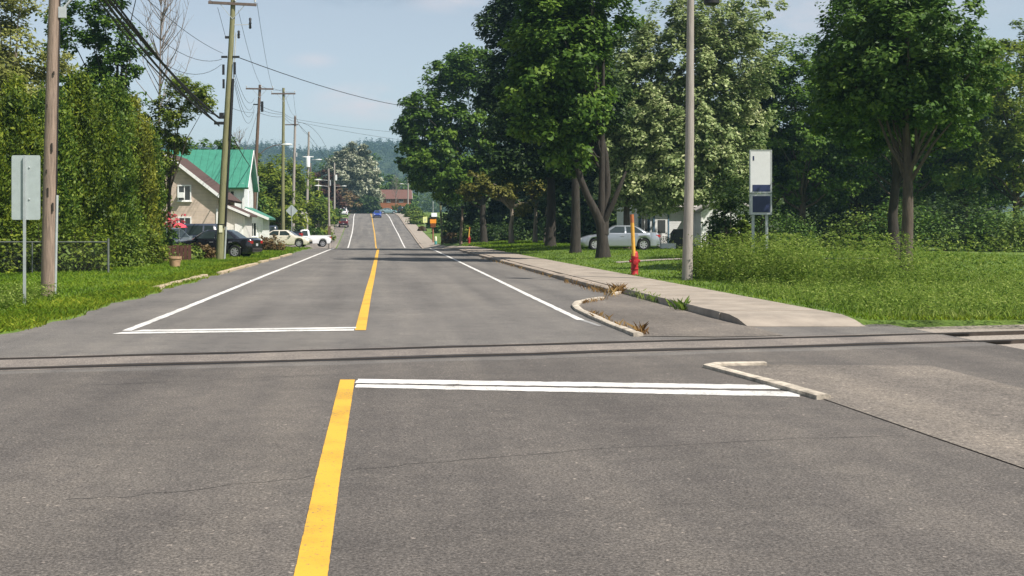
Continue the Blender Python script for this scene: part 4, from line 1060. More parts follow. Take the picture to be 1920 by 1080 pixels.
# its low porch wing with the same green roof
ax0, ax1 = x1 + .03 - (x0 + x1) / 2, (494 - CX) * (gz + 2) / F - (x0 + x1) / 2
zt_, ze = zof(392, gz), zof(409, gz)
mb = MB(); mb.prism([(ax0, -.4), (ax1, -.4), (ax1, ze), (ax0, zt_ - .05)], 'Y', -2.2, 3.4); po = mb.build('porch', M['white_siding'], t)
mb = MB(); mb.prism([(ax0 - .01, zt_ + .05), (ax1 + .5, ze - .12), (ax1 + .5, ze + .03), (ax0 - .01, zt_ + .2)], 'Y', -2.7, 3.6); mb.build('porch_roof', M['green_roof'], po)
mb = MB(); mb.bar((ax0, -2.72, zt_ + .02), (ax1 + .52, -2.72, ze - .06), .03, .2); mb.build('fascia', M['white_trim'], po)
window(po, (ax1 - .75, -2.2, 1.5), .42, 1.0)
mb = MB(); mb.box((ax1 - .22, -2.22, .98), (.1, .06, 1.96)); mb.build('corner_board', M['white_trim'], po)
# small buildings further along
def shed(name, label, px0, px1, py_top, z, depth, wall, roof, cat='building', eave_f=.75):
    x0, x1 = (px0 - CX) * z / F, (px1 - CX) * z / F; g_ = min(gh(x0, z), gh(x1, z)); h_ = zof(py_top, z) - g_
    return gable_house(name, label, x0, x1, z, z + depth, g_, h_ * eave_f, h_, wall, roof, 'X', .3, cat=cat)
t = shed('brick_shed', 'orange red brick shed behind the beige sedan', 505, 524, 396, 128, 5, 'red_brick', 'red_roof')
t = shed('white_shed', 'white garage roof glimpsed right of the diamond sign', 551, 566, 400, 150, 6, 'white_siding', 'grey_roof')
mb = MB(); mb.box((0, -3.02, .8), (.8, .05, 1.7)); mb.build('door', M['black'], t)
o = MB(); p = GX(612, 185); o.box((p.x - .4, p.y, p.z + .7), (3.0, .3, 2.4)); o.box((p.x - .4, p.y, p.z + 1.93), (3.2, .44, .1))
tag(o.build('garden_wall', M['concrete']), 'cream garden wall behind the poles left of the maroon car', 'wall')
# brick house on the far hilltop
fz = 352.0; k = fz / F; x0, x1 = (701 - CX) * k, (770 - CX) * k; g_ = 6.1
t = gable_house('brick_house', 'far orange brick house with a red brown roof at the hilltop', x0, x1, fz, fz + 8, g_, zof(372, fz) - g_, zof(357, fz + 4) - g_, 'brick', 'red_roof', 'X', .5)
lx = lambda px: (px - CX) * k - (x0 + x1) / 2
window(t, (lx(728.5), -4, zof(375.5, fz) - g_), .95, 1.0)
window(t, (lx(710), -4, zof(375.5, fz) - g_), 1.1, .9)
window(t, (lx(752), -4, zof(375.5, fz) - g_), 1.1, .9)
# white house on the right
wz = 79.0; k = wz / F; x0, x1 = (1196 - CX) * k, (1296 - CX) * k; g_ = .3
t = gable_house('white_house', 'white bungalow with blue trimmed door behind the silver sedan', x0, x1 + .0, wz, wz + 7, g_, zof(386, wz) - g_, zof(336, wz + 3.5) - g_, 'white_siding', 'grey_roof', 'X', .4)
cx_ = (x0 + x1) / 2; lx = lambda px: (px - CX) * k - cx_
dy = -3.5
mb = MB(); mb.box((lx(1240), dy - .03, 1.04), (.86, .06, 2.08)); do = mb.build('door', M['white_trim'], t)
mb = MB(); mb.box((lx(1240), dy - .067, 1.42), (.5, .02, .85)); mb.build('pane', M['glass'], do)
mb = MB(); mb.lathe([(.03, -.02), (.04, 0), (.03, .03)], (lx(1240) + .34, dy - .08, 1.0), 8, 'Y'); mb.build('handle', M['grey_metal'], do)
for px in (1226, 1253):
    mb = MB(); mb.box((lx(px), dy - .04, 1.13), (.09, .085, 2.26)); mb.build('door_trim', M['blue_trim'], t)
window(t, (lx(1208), dy, 1.75), .5, 1.3)
for px in (1203, 1213): 
    mb = MB(); mb.box((lx(px) + (.12 if px > 1208 else -.12), dy - .045, 1.75), (.16, .05, 1.45)); mb.build('shutter', M['blue_trim'], t)
mb = MB(); mb.box((lx(1240), dy - .8, -.1), (2.0, 1.6, .36)); mb.build('step', M['concrete'], t)
# sunlit wing
wx0, wx1 = (1298 - CX) * k - cx_, (1392 - CX) * k - cx_
mb = MB(); mb.prism([(wx0, -.4), (wx1, -.4), (wx1, 2.35), ((wx0 + wx1) / 2, 3.35), (wx0, 2.35)], 'Y', -5.6, 2.5); wi = mb.build('wing', M['white_siding'], t)
for s, e in ((-1, wx0 - .3), (1, wx1 + .3)):
    mb = MB(); m_ = (wx0 + wx1) / 2; mb.prism([(m_, 3.4), (e, 2.3), (e, 2.44), (m_, 3.56)], 'Y', -5.9, 2.8); mb.build('roof', M['grey_roof'], wi)
mb = MB(); mb.box((wx0 + .06, -5.62, 1.1), (.14, .08, 2.4)); mb.build('corner_board', M['white_trim'], wi)
window(wi, (wx0 + 1.1, -5.6, 1.45), .8, .9)
mb = MB(); mb.box((lx(1314), -1.2, zof(352, wz) - g_), (1.0, .6, 1.9)); ch = mb.build('chimney', M['red_brick'], t)
mb = MB(); mb.box((lx(1314), -1.2, zof(352, wz) - g_ + .99), (1.12, .72, .1)); mb.build('cap', M['concrete'], ch)
# planter by the door, dark bin
p = at_px(1252, 74.5); t = thing('planter', 'white planter box with a green plant before the white bungalow', 'planter', p)
mb = MB()
for s in (-1, 1): mb.box((s * .43, 0, .16), (.05, .4, .36)); mb.box((0, s * .19, .161), (.82, .05, .355))
mb.build('box', M['white_trim'], t); mb = MB(); mb.box((0, 0, .27), (.8, .32, .04)); mb.build('soil', M['soil'], t)
rng = np.random.default_rng(8); c = rng.normal(size=(40, 3)) * np.array([.24, .12, .16]) + np.array([0, 0, .6])
v, ti = leaves(c, np.full(40, .14), 10, .09, rng, np.array([0, 0, .4])); npmesh('foliage', v, ti, M['L_mid'], t)
p = at_px(1277, 74.8); t = thing('barbecue', 'black covered barbecue grill against the white bungalow', 'barbecue', p)
mb = MB(); mb.prism([(-.62, .12), (.62, .12), (.6, .95), (.4, 1.22), (-.4, 1.22), (-.6, .95)], 'Y', -.3, .3); mb.build('cover', M['black'], t)
for s in (-1, 1): mb = MB(); mb.box((s * .5, 0, .05), (.08, .5, .2)); mb.build('leg', M['black'], t)
# left garden: timber fence, planter, pot, umbrella, chair
p = GG(290, 489); t = thing('wooden_fence', 'low dark red brown timber fence left of the black sedan', 'fence', (p.x, p.y, p.z))
for i in range(15): mb = MB(); mb.box((-1.0 + i * .19, 0, .36), (.165, .03, .72 + .03 * (i % 3))); mb.build('board', M['fence_wood'], t)
mb = MB(); mb.box((.3, .03, .55), (2.8, .04, .08)); mb.build('rail', M['fence_wood'], t)
p = GG(312, 490); mb = MB(); mb.box((p.x, p.y - .3, p.z + .1), (1.5, .16, .3)); tag(mb.build('landscape_timber', M['planter_wood']), 'pale timber edging at the foot of the red brown fence', 'timber edging')
for px, py, lab, s in ((328, 501, 'tan wooden planter on the grass at the flower bed', 1.0), (322, 476, 'wooden pedestal with terracotta pot beside the fence', 1.2)):
    p = GG(px, py); t = thing('planter', lab, 'planter', p)
    mb = MB(); mb.lathe([(.12, -.05), (.2 * s, .02), (.24 * s, .32 * s), (.27 * s, .34 * s), (.27 * s, .4 * s), (.22 * s, .4 * s), (.2 * s, .3 * s)], (0, 0, 0), 10); mb.build('pot', M['planter_wood'], t, 40)
p = GX(336, 66); t = thing('garden_umbrella', 'pink red garden umbrella open above the hatchback', 'umbrella', p)
uz = zof(418, 66) - p.z; mb = MB(); n_ = 8
vs = [(0, 0, uz + .02)]; fs = []
for rr_, zz in ((.2, -.05), (.36, -.14), (.46, -.26)):
    vs += [(rr_ * math.cos(2 * math.pi * q / n_), rr_ * math.sin(2 * math.pi * q / n_), uz + zz) for q in range(n_)]
for q in range(n_):
    fs.append((0, 1 + q, 1 + (q + 1) % n_))
    for ring in (0, 1): a = 1 + ring * n_; fs.append((a + q, a + n_ + q, a + n_ + (q + 1) % n_, a + (q + 1) % n_))
mb.add(vs, fs); mb.build('canopy', M['umbrella'], t, 20)
mb = MB(); mb.tube([(0, 0, -.1), (0, 0, uz + .08)], .022, 8); mb.build('pole', M['white_metal'], t)
# ------------------------------------------------------------------ trees
def px_tree(px, z): p = GX(px, z); return p.x, p.y
def xr(pxw, z): return pxw * z / F             # photo pixels to metres at depth z
# left: cedar hedge, nearest first
for k, (px, z, ty, r, n, lab) in enumerate([
    (-50, 42.5, 165, 1.75, 1500, 'dense cedar at the left picture edge behind the road sign'),
    (28, 43.5, 150, 1.7, 1600, 'bright tall cedar behind the sign back, left of the brown pole'),
    (92, 45, 165, 1.6, 1400, 'cedar directly behind the brown utility pole'),
    (150, 46, 142, 1.7, 1600, 'tallest cedar of the hedge, just right of the brown pole'),
    (208, 48.5, 158, 1.8, 1600, 'broad cedar above the corner post of the chain link fence'),
    (250, 54, 186, 1.35, 1500, 'yellow tinged cedar behind the end of the chain link fence'),
    (279, 60, 240, .85, 900, 'last cedar of the hedge beside the beige house')]):
    x, y = px_tree(px, z); h = zof(ty, z) - gh(x, y)
    cone_tree('cedar', lab, x, y, h, r, M[['L_cedar', 'L_cedar', 'L_cedard', 'L_cedar', 'L_cedard', 'L_cedarg', 'L_cedard'][k]], n, 100 + k, 'cedar hedge on the left', leaf=.115, tuft=30, power=.85)
# lower shrubs filling the hedge foot
for k, (px, z, rx, h) in enumerate([(10, 41.8, 1.5, 2.2), (75, 42.2, 1.4, 1.9), (150, 43, 1.5, 2.1), (215, 47.5, 1.3, 2.4), (262, 52, 1.3, 2.0)]):
    x, y = px_tree(px, z)
    bush('hedge_shrub', 'leafy shrub at the hedge foot ' + ['behind the sign post', 'left of the brown pole foot', 'behind the chain link fence rail', 'beside the fence corner post',
         'in the lawn recess past the fence', 'next to the red brown timber fence'][k], x, y, rx, .9, h, M['L_bush'] if k % 2 else M['L_cedar'], 190, .13, 130 + k, 'shrubs along the hedge foot')
x, y = px_tree(20, 68)
tree('tall_tree', 'pale yellow green tree rising above the hedge at the far left', x, y, [(0, 0, 9.5, 4.2, 3.5, 3.0, 2), (-2, 0, 12.5, 3.2, 3, 3, 1.5), (1, 0, 7.5, 2.6, 2.5, 2, 1), (-.5, 0, 15, 3.5, 3, 2.5, 1)], 170, .8, 75, .2, M['L_pale'], 'bark_grey', 4, .28, limbs=40, seed=201, inner=.7)
x, y = px_tree(206, 62)
tree('tall_tree', 'sparse dark maple with a visible trunk above the hedge', x, y, [(-.6, 0, 7.2, 1.9, 1.8, 1.3, 1), (-1.3, 0, 9.3, 1.8, 1.7, 1.2, 1), (.6, 0, 10.6, 1.7, 1.6, 1.5, 1), (-.6, 0, 12.4, 2.3, 2, 1.6, 1.4), (.4, 0, 8.4, 1.0, 1.2, 1.1, .7), (-2.4, 0, 11.5, 1.1, 1.1, 1.2, .6), (0.4, 0, 14.5, 2, 2, 1.6, 1)], 100, .55, 70, .18, M['L_maple'], 'bark_dark', 5, .2, lean=(.5, 0), limbs=16, seed=202, inner=.85)
x, y = px_tree(318, 62.5)
tree('leaning_tree', 'light green tree with branches spreading over the beige house roof', x, y, [(.2, 0, 7.6, 1.5, 1.3, 1.0, 1.2), (1.55, 0, 8.4, 1.05, 1, .75, 1), (-.8, 0, 6.6, 1.3, 1.2, 1.2, 1), (.3, 0, 6.0, 1.1, 1.1, .9, 1), (-.6, 0, 4.6, 1.1, 1.1, .9, 1.1), (.3, 0, 9.1, .8, .8, .6, .6), (-1.0, 0, 3.0, 1.0, 1, 1.0, .8)], 140, .42, 48, .14, M['L_mapleb'], 'bark', 3, .13, limbs=14, seed=203, inner=.9)
# bare dead tree
def bare(name, label, x, y, h, seed, r=.12, n=46, spread=.24, lo=.35):
    rng = np.random.default_rng(seed); t = thing(name, label, 'tree', (x, y, gh(x, y))); mb = MB()
    top = Vector((.2, 0, h)); mb.tube([(0, 0, -.1), (.05, 0, h * .5), top], [r, r * .6, .012], 7)
    for _ in range(n):
        f = lo + (1 - lo) * rng.random(); a = Vector((.2 * f, 0, h * f)); an = rng.uniform(0, 6.28); L = h * spread * (1.25 - f) * rng.uniform(.6, 1.3)
        b = a + Vector((math.cos(an) * L * .55, math.sin(an) * L * .55, L)); m_ = a.lerp(b, .5) + Vector((math.cos(an), math.sin(an), 0)) * L * .14
        mb.tube([a, m_, b], [.03, .02, .007], 5)
        for _ in range(3):
            q = m_.lerp(b, rng.random()); e = q + Vector((*(rng.normal(size=2) * L * .18), L * .3)); mb.tube([q, e], [.012, .005], 4)
    mb.build('branches', M['twig'], t); return t
x, y = px_tree(297, 74); bare('dead_tree', 'bare grey dead tree against the sky above the light green tree', x, y, 17, 5, .13, 60, .3, .5)
x, y = px_tree(445, 128); bare('dead_tree', 'thin leafless tree left of the dark brown pole top', x, y, 11.5, 6, .12, 40, .3, .5)
# left, middle distance
MID = [
 (372, 112, 268, 3.6, 'L_maple', 'round dark green tree behind the green roofed house, left of its ridge'),
 (422, 122, 262, 3.8, 'L_mid', 'green tree behind the ridge of the green roof, beside the green pole'),
 (332, 118, 262, 4, 'L_mid', 'green tree behind the beige house chimney side, half hidden by the light green tree'),
 (499, 126, 300, 2.6, 'L_mapleb', 'yellow green tree between the dark brown and pale green poles'),
 (512, 148, 286, 4.2, 'L_mapleb', 'large yellow green tree behind the pale green pole'),
 (560, 172, 316, 3.6, 'L_cedar', 'yellowish conifer like tree behind the transformer pole'),
 (548, 190, 340, 5, 'L_mid', 'darker green tree low behind the diamond sign'),
 (604, 235, 318, 3.4, 'L_red', 'dark copper leaved tree behind the lamp poles'),
 (598, 205, 372, 2.4, 'L_mapleb', 'small yellow green tree between the thin poles'),
 (619, 232, 385, 1.5, 'L_mapleb', 'roadside yellow green shrub tree by the far pole'),
 (575, 215, 360, 5, 'L_mid', 'green tree in the gap between the transformer pole and thin poles')]
for k, (px, z, ty, r, m, lab) in enumerate(MID):
    x, y = px_tree(px, z); h = zof(ty, z) - gh(x, y)
    tree('deciduous_tree', lab, x, y, [(0, 0, h * .58, r, r, h * .4, 2), (r * .3, 0, h * .36, r * .95, r * .9, h * .3, 1.3), (-r * .3, 0, h * .45, r * .85, r, h * .33, 1)], 110, r * .26, 55, .2 + z * .0011, M[m], 'bark_dark', h * .2, .16, limbs=8, seed=300 + k, group='trees behind the houses on the left')
# far hilltop: white poplar, dark trees
x, y = px_tree(662, 338)
tree('white_poplar', 'big silvery white poplar at the hilltop', x, y, [(0, 0, 10.5, 7.6, 6, 7, 3), (2.6, 0, 7, 5.6, 5, 5, 1.5), (-3, 0, 13.5, 4.5, 4, 4.5, 1), (.5, 0, 16.0, 5, 4, 4, 1.2), (4.5, 0, 4.5, 3.5, 3, 2.5, .7)], 260, 1.3, 60, .62, M['L_poplar'], 'bark_grey', 3, .5, limbs=18, seed=401)
FAR = [(622, 362, 292, 6.5, 'L_mid', 'green tree left behind the white poplar'), (690, 366, 272, 4.5, 'L_mid', 'narrow green tree top poking out behind the white poplar'),
       (723, 372, 318, 5.2, 'L_maple', 'rounded green tree above the brick house roof'), (708, 384, 332, 5.5, 'L_dark', 'dark tree between the poplar and the brick house'),
       (752, 380, 330, 5, 'L_mid', 'green tree behind the right end of the brick house'), (645, 330, 352, 4, 'L_brown', 'brownish thicket tree below the white poplar'),
       (684, 332, 366, 4.2, 'L_dark', 'dark low tree left of the brick house'), (605, 352, 340, 5, 'L_dark', 'dark tree at the left end of the hilltop'),
       (664, 345, 368, 3.6, 'L_mid', 'green low tree under the poplar crown')]
for k, (px, z, ty, r, m, lab) in enumerate(FAR):
    x, y = px_tree(px, z); h = zof(ty, z) - gh(x, y)
    tree('far_tree', lab, x, y, [(0, 0, h * .55, r, r, h * .42, 2), (r * .25, 0, h * .32, r, r, h * .3, 1.4)], 90, r * .24, 45, .55, M[m], 'bark_dark', h * .2, .25, limbs=6, seed=420 + k, group='trees at the hilltop')
x, y = px_tree(742, 345); bare('dead_tree', 'grey leafless tree right of the brick house', x, y, 11, 9, .16, 50, .3, .3)
for k, (px, z, rx, h, m, lab) in enumerate([(696, 336, 3.2, 2.4, 'L_dark', 'dark clipped bush in front of the brick house, left end'), (745, 341, 2.6, 3.2, 'L_mid', 'green bush before the right half of the brick house'),
       (716, 345, 2.6, 1.7, 'L_bush', 'light green bush under the brick house window')]):
    x, y = px_tree(px, z); bush('bush', lab, x, y, rx, 1.4, h, M[m], 90, .4, 440 + k, 'bushes at the far house')
# left roadside planting
for k, (px, z, rx, h, m, lab) in enumerate([
    (502, 82, 1.35, 1.15, 'L_brown', 'brown leaved bush between the black and beige sedans'),
    (350, 59.5, .95, .85, 'L_bush', 'green leafy clump in the flower bed by the green pole'),
    (377, 61, .75, .8, 'L_brown', 'reddish green clump in the flower bed under the black sedan'),
    (329, 60.5, .5, .8, 'L_bush', 'small pale plant by the tan wooden planter'),
    (285, 62, 1.3, 2.6, 'L_mid', 'tall shrub covering the left of the grey green hatchback'),
    (607, 176, 1.8, 2.6, 'L_bush', 'roadside shrub left of the pole with the brown foot'),
    (588, 160, 1.6, 2.2, 'L_mid', 'roadside shrub behind the white pickup bed'),
    (560, 134, 1.4, 2.4, 'L_dark', 'dark shrub behind the white pickup cab')]):
    x, y = px_tree(px, z); bush('shrub', lab, x, y, rx, rx * .7, h, M[m], 110, .1 + z * .0011, 460 + k, 'shrubs along the left roadside')
x, y = px_tree(318, 60.5); t = bush('rose_bush', 'rose bush with red blooms in front of the beige house', x, y, .8, .7, 2.1, M['L_mid'], 90, .14, 480)
rng = np.random.default_rng(4); c = rng.normal(size=(26, 3)) * np.array([.42, .25, .22]) + np.array([-.1, -.35, 1.95])
v, ti = leaves(c, np.full(26, .12), 12, .14, rng, np.array([0, 0, 1.5])); npmesh('blossom', v, ti, M['L_flower'], t)

# right: the big maples, nearest crown C with a forked trunk
zc_ = 56.0; x, y = px_tree(1131, zc_); s = zc_ / F
def lp(px, py, dy=0.0): return (px - 1131) * s, dy, zof(py, zc_) - gh(x, y)
fork = [([lp(1131, 488), lp(1130, 455), lp(1127, 420), lp(1118, 400), lp(1100, 368, -.2), lp(1086, 335, -.3), lp(1076, 295, -.4), lp(1071, 250, -.4), lp(1066, 190, -.3), lp(1058, 110)], [.40, .27, .25, .2, .165, .15, .135, .115, .09, .05]),
        ([lp(1131, 440), lp(1136, 400, .1), lp(1141, 350, .2), lp(1138, 290, .3), lp(1118, 200, .3), lp(1090, 80)], [.25, .18, .15, .13, .1, .05]),
        ([lp(1133, 415), lp(1146, 385, -.2), lp(1160, 350, -.3), lp(1172, 322, -.2)], [.16, .13, .1, .05])]
lob = [(*lp(1010, 170), 2.0, 2.2, 1.8, 1.4), (*lp(1045, 90), 2.4, 2.4, 2.0, 1.6), (*lp(1062, 215), 2.0, 2.2, 1.7, 1.4), (*lp(1075, 10), 2.8, 2.6, 2.2, 1.6), (*lp(1015, 60), 1.7, 2, 1.6, 1.1),
       (*lp(1068, 130), 1.7, 2.5, 2.0, 1.4), (*lp(1082, 10), 1.7, 2.6, 2.0, 1.2), (*lp(1060, 280), 1.0, 1.4, .7, .45), (*lp(1050, -70), 2.3, 3, 2.4, 1.2), (*lp(1000, 235), 1.2, 1.4, .8, .5), (*lp(1082, 302), .7, 1.2, .7, .3)]
tree('maple_tree', 'large maple with a forked trunk beside the silver sedan', x, y, lob, 330, .62, 85, .2, M['L_maple'], 'bark_dark', 5, .2, limbs=40, seed=501, extra=fork, inner=.7, up=.8)  # dark bark puts the shade on this trunk into its colour
# D silver maple
zd_ = 73.0; x, y = px_tree(1176, zd_); s = zd_ / F
def lq(px, py, dy=0.0): return (px - 1176) * s, dy, zof(py, zd_) - gh(x, y)
lob = [(*lq(1180, 250), 1.7, 2, 1.6, 1.2), (*lq(1250, 200), 2.4, 2.4, 2, 1.6), (*lq(1330, 190), 2.0, 2.2, 2, 1.4), (*lq(1200, 140), 1.9, 2, 1.5, 1.2), (*lq(1280, 100), 2.4, 2.4, 1.7, 1.4), (*lq(1350, 110), 1.9, 2, 1.6, 1.1),
       (*lq(1230, 300), 2.0, 2, 1.4, 1.2), (*lq(1310, 290), 1.7, 2, 1.5, 1), (*lq(1165, 330), 1.2, 1.4, 1.2, .7), (*lq(1150, 200), 1.4, 1.6, 1.5, .8), (*lq(1160, 90), 1.6, 1.8, 1.4, .8), (*lq(1255, 355), 1.5, 1.6, .8, .6), (*lq(1215, 365), .8, 1.0, .7, .3), (*lq(1260, 50), 2, 2, 1.2, .9), (*lq(1385, 220), 1.6, 1.8, 2, .9), (*lq(1325, 40), 1.9, 2, 1.5, 1), (*lq(1390, 110), 1.8, 2, 1.8, 1), (*lq(1390, 20), 1.8, 2, 1.5, .9), (*lq(1185, 340), 1.4, 1.6, .9, .8), (*lq(1290, 345), 1.4, 1.6, .8, .8), (*lq(1345, 300), 1.5, 1.8, 1.3, .9), (*lq(1235, 372), .8, 1, .5, .3), (*lq(1335, 352), 1.3, 1.4, .8, .8), (*lq(1370, 330), 1.3, 1.6, 1.3, .8), (*lq(1300, 240), 1.8, 2, 1.5, 1.1), (*lq(1215, 205), 1.8, 2, 1.5, 1.1)]
lob = [(a, b, c, d * 1.32, e * 1.2, f * 1.32, g_) for a, b, c, d, e, f, g_ in lob]
tree('silver_maple', 'pale silvery maple hanging over the white bungalow behind the grey pole', x, y, lob, 760, .64, 80, .19, M['L_silver'], 'bark', 4, .22, limbs=24, seed=502, inner=.45, hang=.5)
# B dark maple behind, A yellow green maple nearest the road further on
zb2 = 84.0; x, y = px_tree(1032, zb2); s = zb2 / F
def lb(px, py, dy=0.0): return (px - 1032) * s, dy, zof(py, zb2) - gh(x, y)
lob = [(*lb(935, 40), 1.9, 2.4, 1.7, 1), (*lb(920, 175), 1.4, 2.2, 1.3, .7), (*lb(950, 120), 2.0, 2.6, 2.0, 1.2), (*lb(960, 230), 2.2, 2.6, 1.9, 1.2), (*lb(1000, 20), 3, 3, 2.5, 1.4), (*lb(1060, 80), 3.4, 3.2, 3, 1.5), (*lb(1040, 200), 3.4, 3, 2.6, 1.5),
       (*lb(970, 310), 2.0, 2.4, 1.2, .8), (*lb(1090, 280), 2.4, 2.6, 1.6, 1), (*lb(1120, 170), 3, 3, 3, 1), (*lb(1010, -60), 4, 4, 3, 1.2), (*lb(1020, 300), 1.8, 2, 1.4, .7)]
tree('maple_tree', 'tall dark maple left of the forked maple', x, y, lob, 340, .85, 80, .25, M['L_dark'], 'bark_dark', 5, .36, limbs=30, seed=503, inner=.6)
za = 117.0; x, y = px_tree(907, za); s = za / F
def la(px, py, dy=0.0): return (px - 907) * s, dy, zof(py, za) - gh(x, y)
lob = [(*la(842, 150), 2.4, 2.6, 2.0, 1.2), (*la(880, 130), 2.6, 3, 2.4, 1.3), (*la(795, 205), 2.2, 2.6, 2.2, 1.2), (*la(765, 245), 1.5, 2.2, 1.4, .8), (*la(810, 275), 2.8, 3, 2.2, 1.5), (*la(860, 230), 3.2, 3.2, 3, 1.6), (*la(772, 300), 1.6, 2.4, 1.3, .8),
       (*la(825, 325), 2.4, 2.8, 1.8, 1.2), (*la(788, 335), 1.0, 2, 1.2, .5), (*la(880, 320), 2.6, 2.6, 2.0, 1), (*la(920, 240), 3, 3, 3, 1), (*la(845, 362), 1.5, 2, .8, .5), (*la(935, 330), 2.2, 2.2, 1.8, .8)]
tree('maple_tree', 'broad yellow green maple overhanging the far pavement', x, y, lob, 330, .85, 75, .3, M['L_maple'], 'bark_dark', 4, .34, limbs=24, seed=504, inner=.6, up=.75)
# second trunk and the cedars with bare stems
x, y = px_tree(1079, 66)
tree('maple_tree', 'dark trunked maple standing just behind the forked maple', x, y, [(0, 1, 11.5, 3.2, 3, 3, 1), (1.5, 2, 8.4, 2.6, 2.6, 1.6, .8), (-.8, 1, 7.4, 2.0, 2, 1.2, .5)], 150, .75, 70, .22, M['L_dark'], 'bark_dark', 5, .28, limbs=20, seed=505)
for k, (px, z, w, lobs, m, lab) in enumerate([
    (959, 104, .24, [(-2.4, -1, 5.4, 1.7, 1.2, 1.0, 1.2), (-.6, -1, 4.6, 1.6, 1.1, .7, 1), (1.0, -1, 3.2, .8, .7, .6, .6), (.8, -.6, 5.6, 1.4, 1, .7, 1), (-3.6, -.6, 4.4, .9, .9, .9, .6)], 'L_cedary', 'yellowing cedar with a bare pale trunk, left of three stems'),
    (1003.5, 105, .2, [(-.6, -.5, 5.6, 1.3, 1, .8, 1), (.6, -.3, 4.6, 1.0, 1, .6, .7), (-1.2, -.4, 6.4, 1.0, .9, .6, .6)], 'L_cedary', 'yellowing cedar with a slimmer bare trunk, the middle of three stems'),
    (1022, 106, .13, [(.4, 0, 5.0, .9, 1, .7, 1), (1.6, 0, 4.2, .9, 1, .6, .8), (.2, .2, 6.4, 1, 1, .7, .7)], 'L_cedar', 'thin cedar with a leaning stem, right of three bare stems')]):
    x, y = px_tree(px, z)
    tree('bare_stem_cedar', lab, x, y, lobs, 70, .45, 60, .2, M[m], 'bark_grey', 3.4, w, lean=(.25 if k == 2 else .05, 0), limbs=24, seed=520 + k, group='cedars with bare lower trunks', inner=.8, hang=.6)
# the dark wood behind them
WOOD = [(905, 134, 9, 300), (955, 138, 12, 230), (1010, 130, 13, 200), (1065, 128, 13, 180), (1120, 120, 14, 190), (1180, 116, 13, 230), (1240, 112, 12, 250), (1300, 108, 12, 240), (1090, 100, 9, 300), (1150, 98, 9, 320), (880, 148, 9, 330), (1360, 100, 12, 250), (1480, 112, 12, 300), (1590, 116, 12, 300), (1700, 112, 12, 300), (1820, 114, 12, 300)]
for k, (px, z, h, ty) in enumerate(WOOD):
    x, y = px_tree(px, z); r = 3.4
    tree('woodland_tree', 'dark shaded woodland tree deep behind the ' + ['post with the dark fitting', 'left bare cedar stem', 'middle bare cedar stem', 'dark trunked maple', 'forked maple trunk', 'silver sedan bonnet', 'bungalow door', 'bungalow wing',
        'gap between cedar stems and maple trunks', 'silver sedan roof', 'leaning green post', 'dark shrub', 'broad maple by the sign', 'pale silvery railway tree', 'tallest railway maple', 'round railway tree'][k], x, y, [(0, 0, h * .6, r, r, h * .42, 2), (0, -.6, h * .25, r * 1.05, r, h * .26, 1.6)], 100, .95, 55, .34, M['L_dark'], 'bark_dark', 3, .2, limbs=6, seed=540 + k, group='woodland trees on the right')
for k, (px, z, rx, h, m, lab) in enumerate([
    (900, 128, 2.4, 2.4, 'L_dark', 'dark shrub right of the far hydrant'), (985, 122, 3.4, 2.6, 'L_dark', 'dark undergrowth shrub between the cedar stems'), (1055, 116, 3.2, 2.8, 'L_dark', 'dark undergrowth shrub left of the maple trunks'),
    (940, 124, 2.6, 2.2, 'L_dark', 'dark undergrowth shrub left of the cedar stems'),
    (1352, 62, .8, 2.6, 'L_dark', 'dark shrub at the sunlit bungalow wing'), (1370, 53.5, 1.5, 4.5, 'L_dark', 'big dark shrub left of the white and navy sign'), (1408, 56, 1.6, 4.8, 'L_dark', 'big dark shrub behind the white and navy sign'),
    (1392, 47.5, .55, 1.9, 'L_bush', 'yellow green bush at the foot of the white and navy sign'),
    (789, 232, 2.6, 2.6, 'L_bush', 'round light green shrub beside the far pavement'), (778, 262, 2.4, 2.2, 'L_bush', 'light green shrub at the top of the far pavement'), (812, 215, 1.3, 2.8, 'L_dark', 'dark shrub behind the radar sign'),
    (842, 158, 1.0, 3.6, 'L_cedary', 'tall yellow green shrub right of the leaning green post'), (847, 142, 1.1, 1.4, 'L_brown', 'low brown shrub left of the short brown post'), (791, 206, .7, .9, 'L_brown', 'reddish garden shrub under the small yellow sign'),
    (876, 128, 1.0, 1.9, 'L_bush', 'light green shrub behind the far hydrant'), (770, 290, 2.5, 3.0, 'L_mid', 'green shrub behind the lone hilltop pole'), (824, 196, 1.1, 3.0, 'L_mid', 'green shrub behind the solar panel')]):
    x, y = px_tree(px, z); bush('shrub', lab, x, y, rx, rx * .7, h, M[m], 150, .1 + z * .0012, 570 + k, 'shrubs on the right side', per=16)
# trees past the sign, to the right
for k, (px, z, ty, r, m, lab) in enumerate([(1436, 88, 110, 3.4, 'L_mid', 'mid green maple right of the grey pole above the dark shrub'), (1505, 84, 70, 5.0, 'L_maple', 'broad maple right of the white and navy sign'),
      (1610, 90, 120, 5.0, 'L_silver', 'pale silvery tree in the row along the railway'), (1705, 82, 30, 5.6, 'L_maple', 'tallest dark green maple along the railway'), (1810, 86, 95, 5.2, 'L_mid', 'round green tree beyond the railway at the right'),
      (1905, 80, 50, 5.2, 'L_mapleb', 'yellow green maple at the right picture edge')]):
    x, y = px_tree(px, z); h = zof(ty, z) - gh(x, y)
    tree('railway_tree', lab, x, y, [(0, 0, h * .62, r, r, h * .36, 2), (r * .4, -.4, h * .4, r * .8, r * .8, h * .24, 1.2), (-r * .4, 0, h * .46, r * .8, r * .8, h * .26, 1.2), (0, 0, h * .85, r * .6, r * .6, h * .16, .7)], 230, .68, 75, .2, M[m], 'bark', h * .2, .26, limbs=26, seed=600 + k, group='trees along the railway', inner=.65)
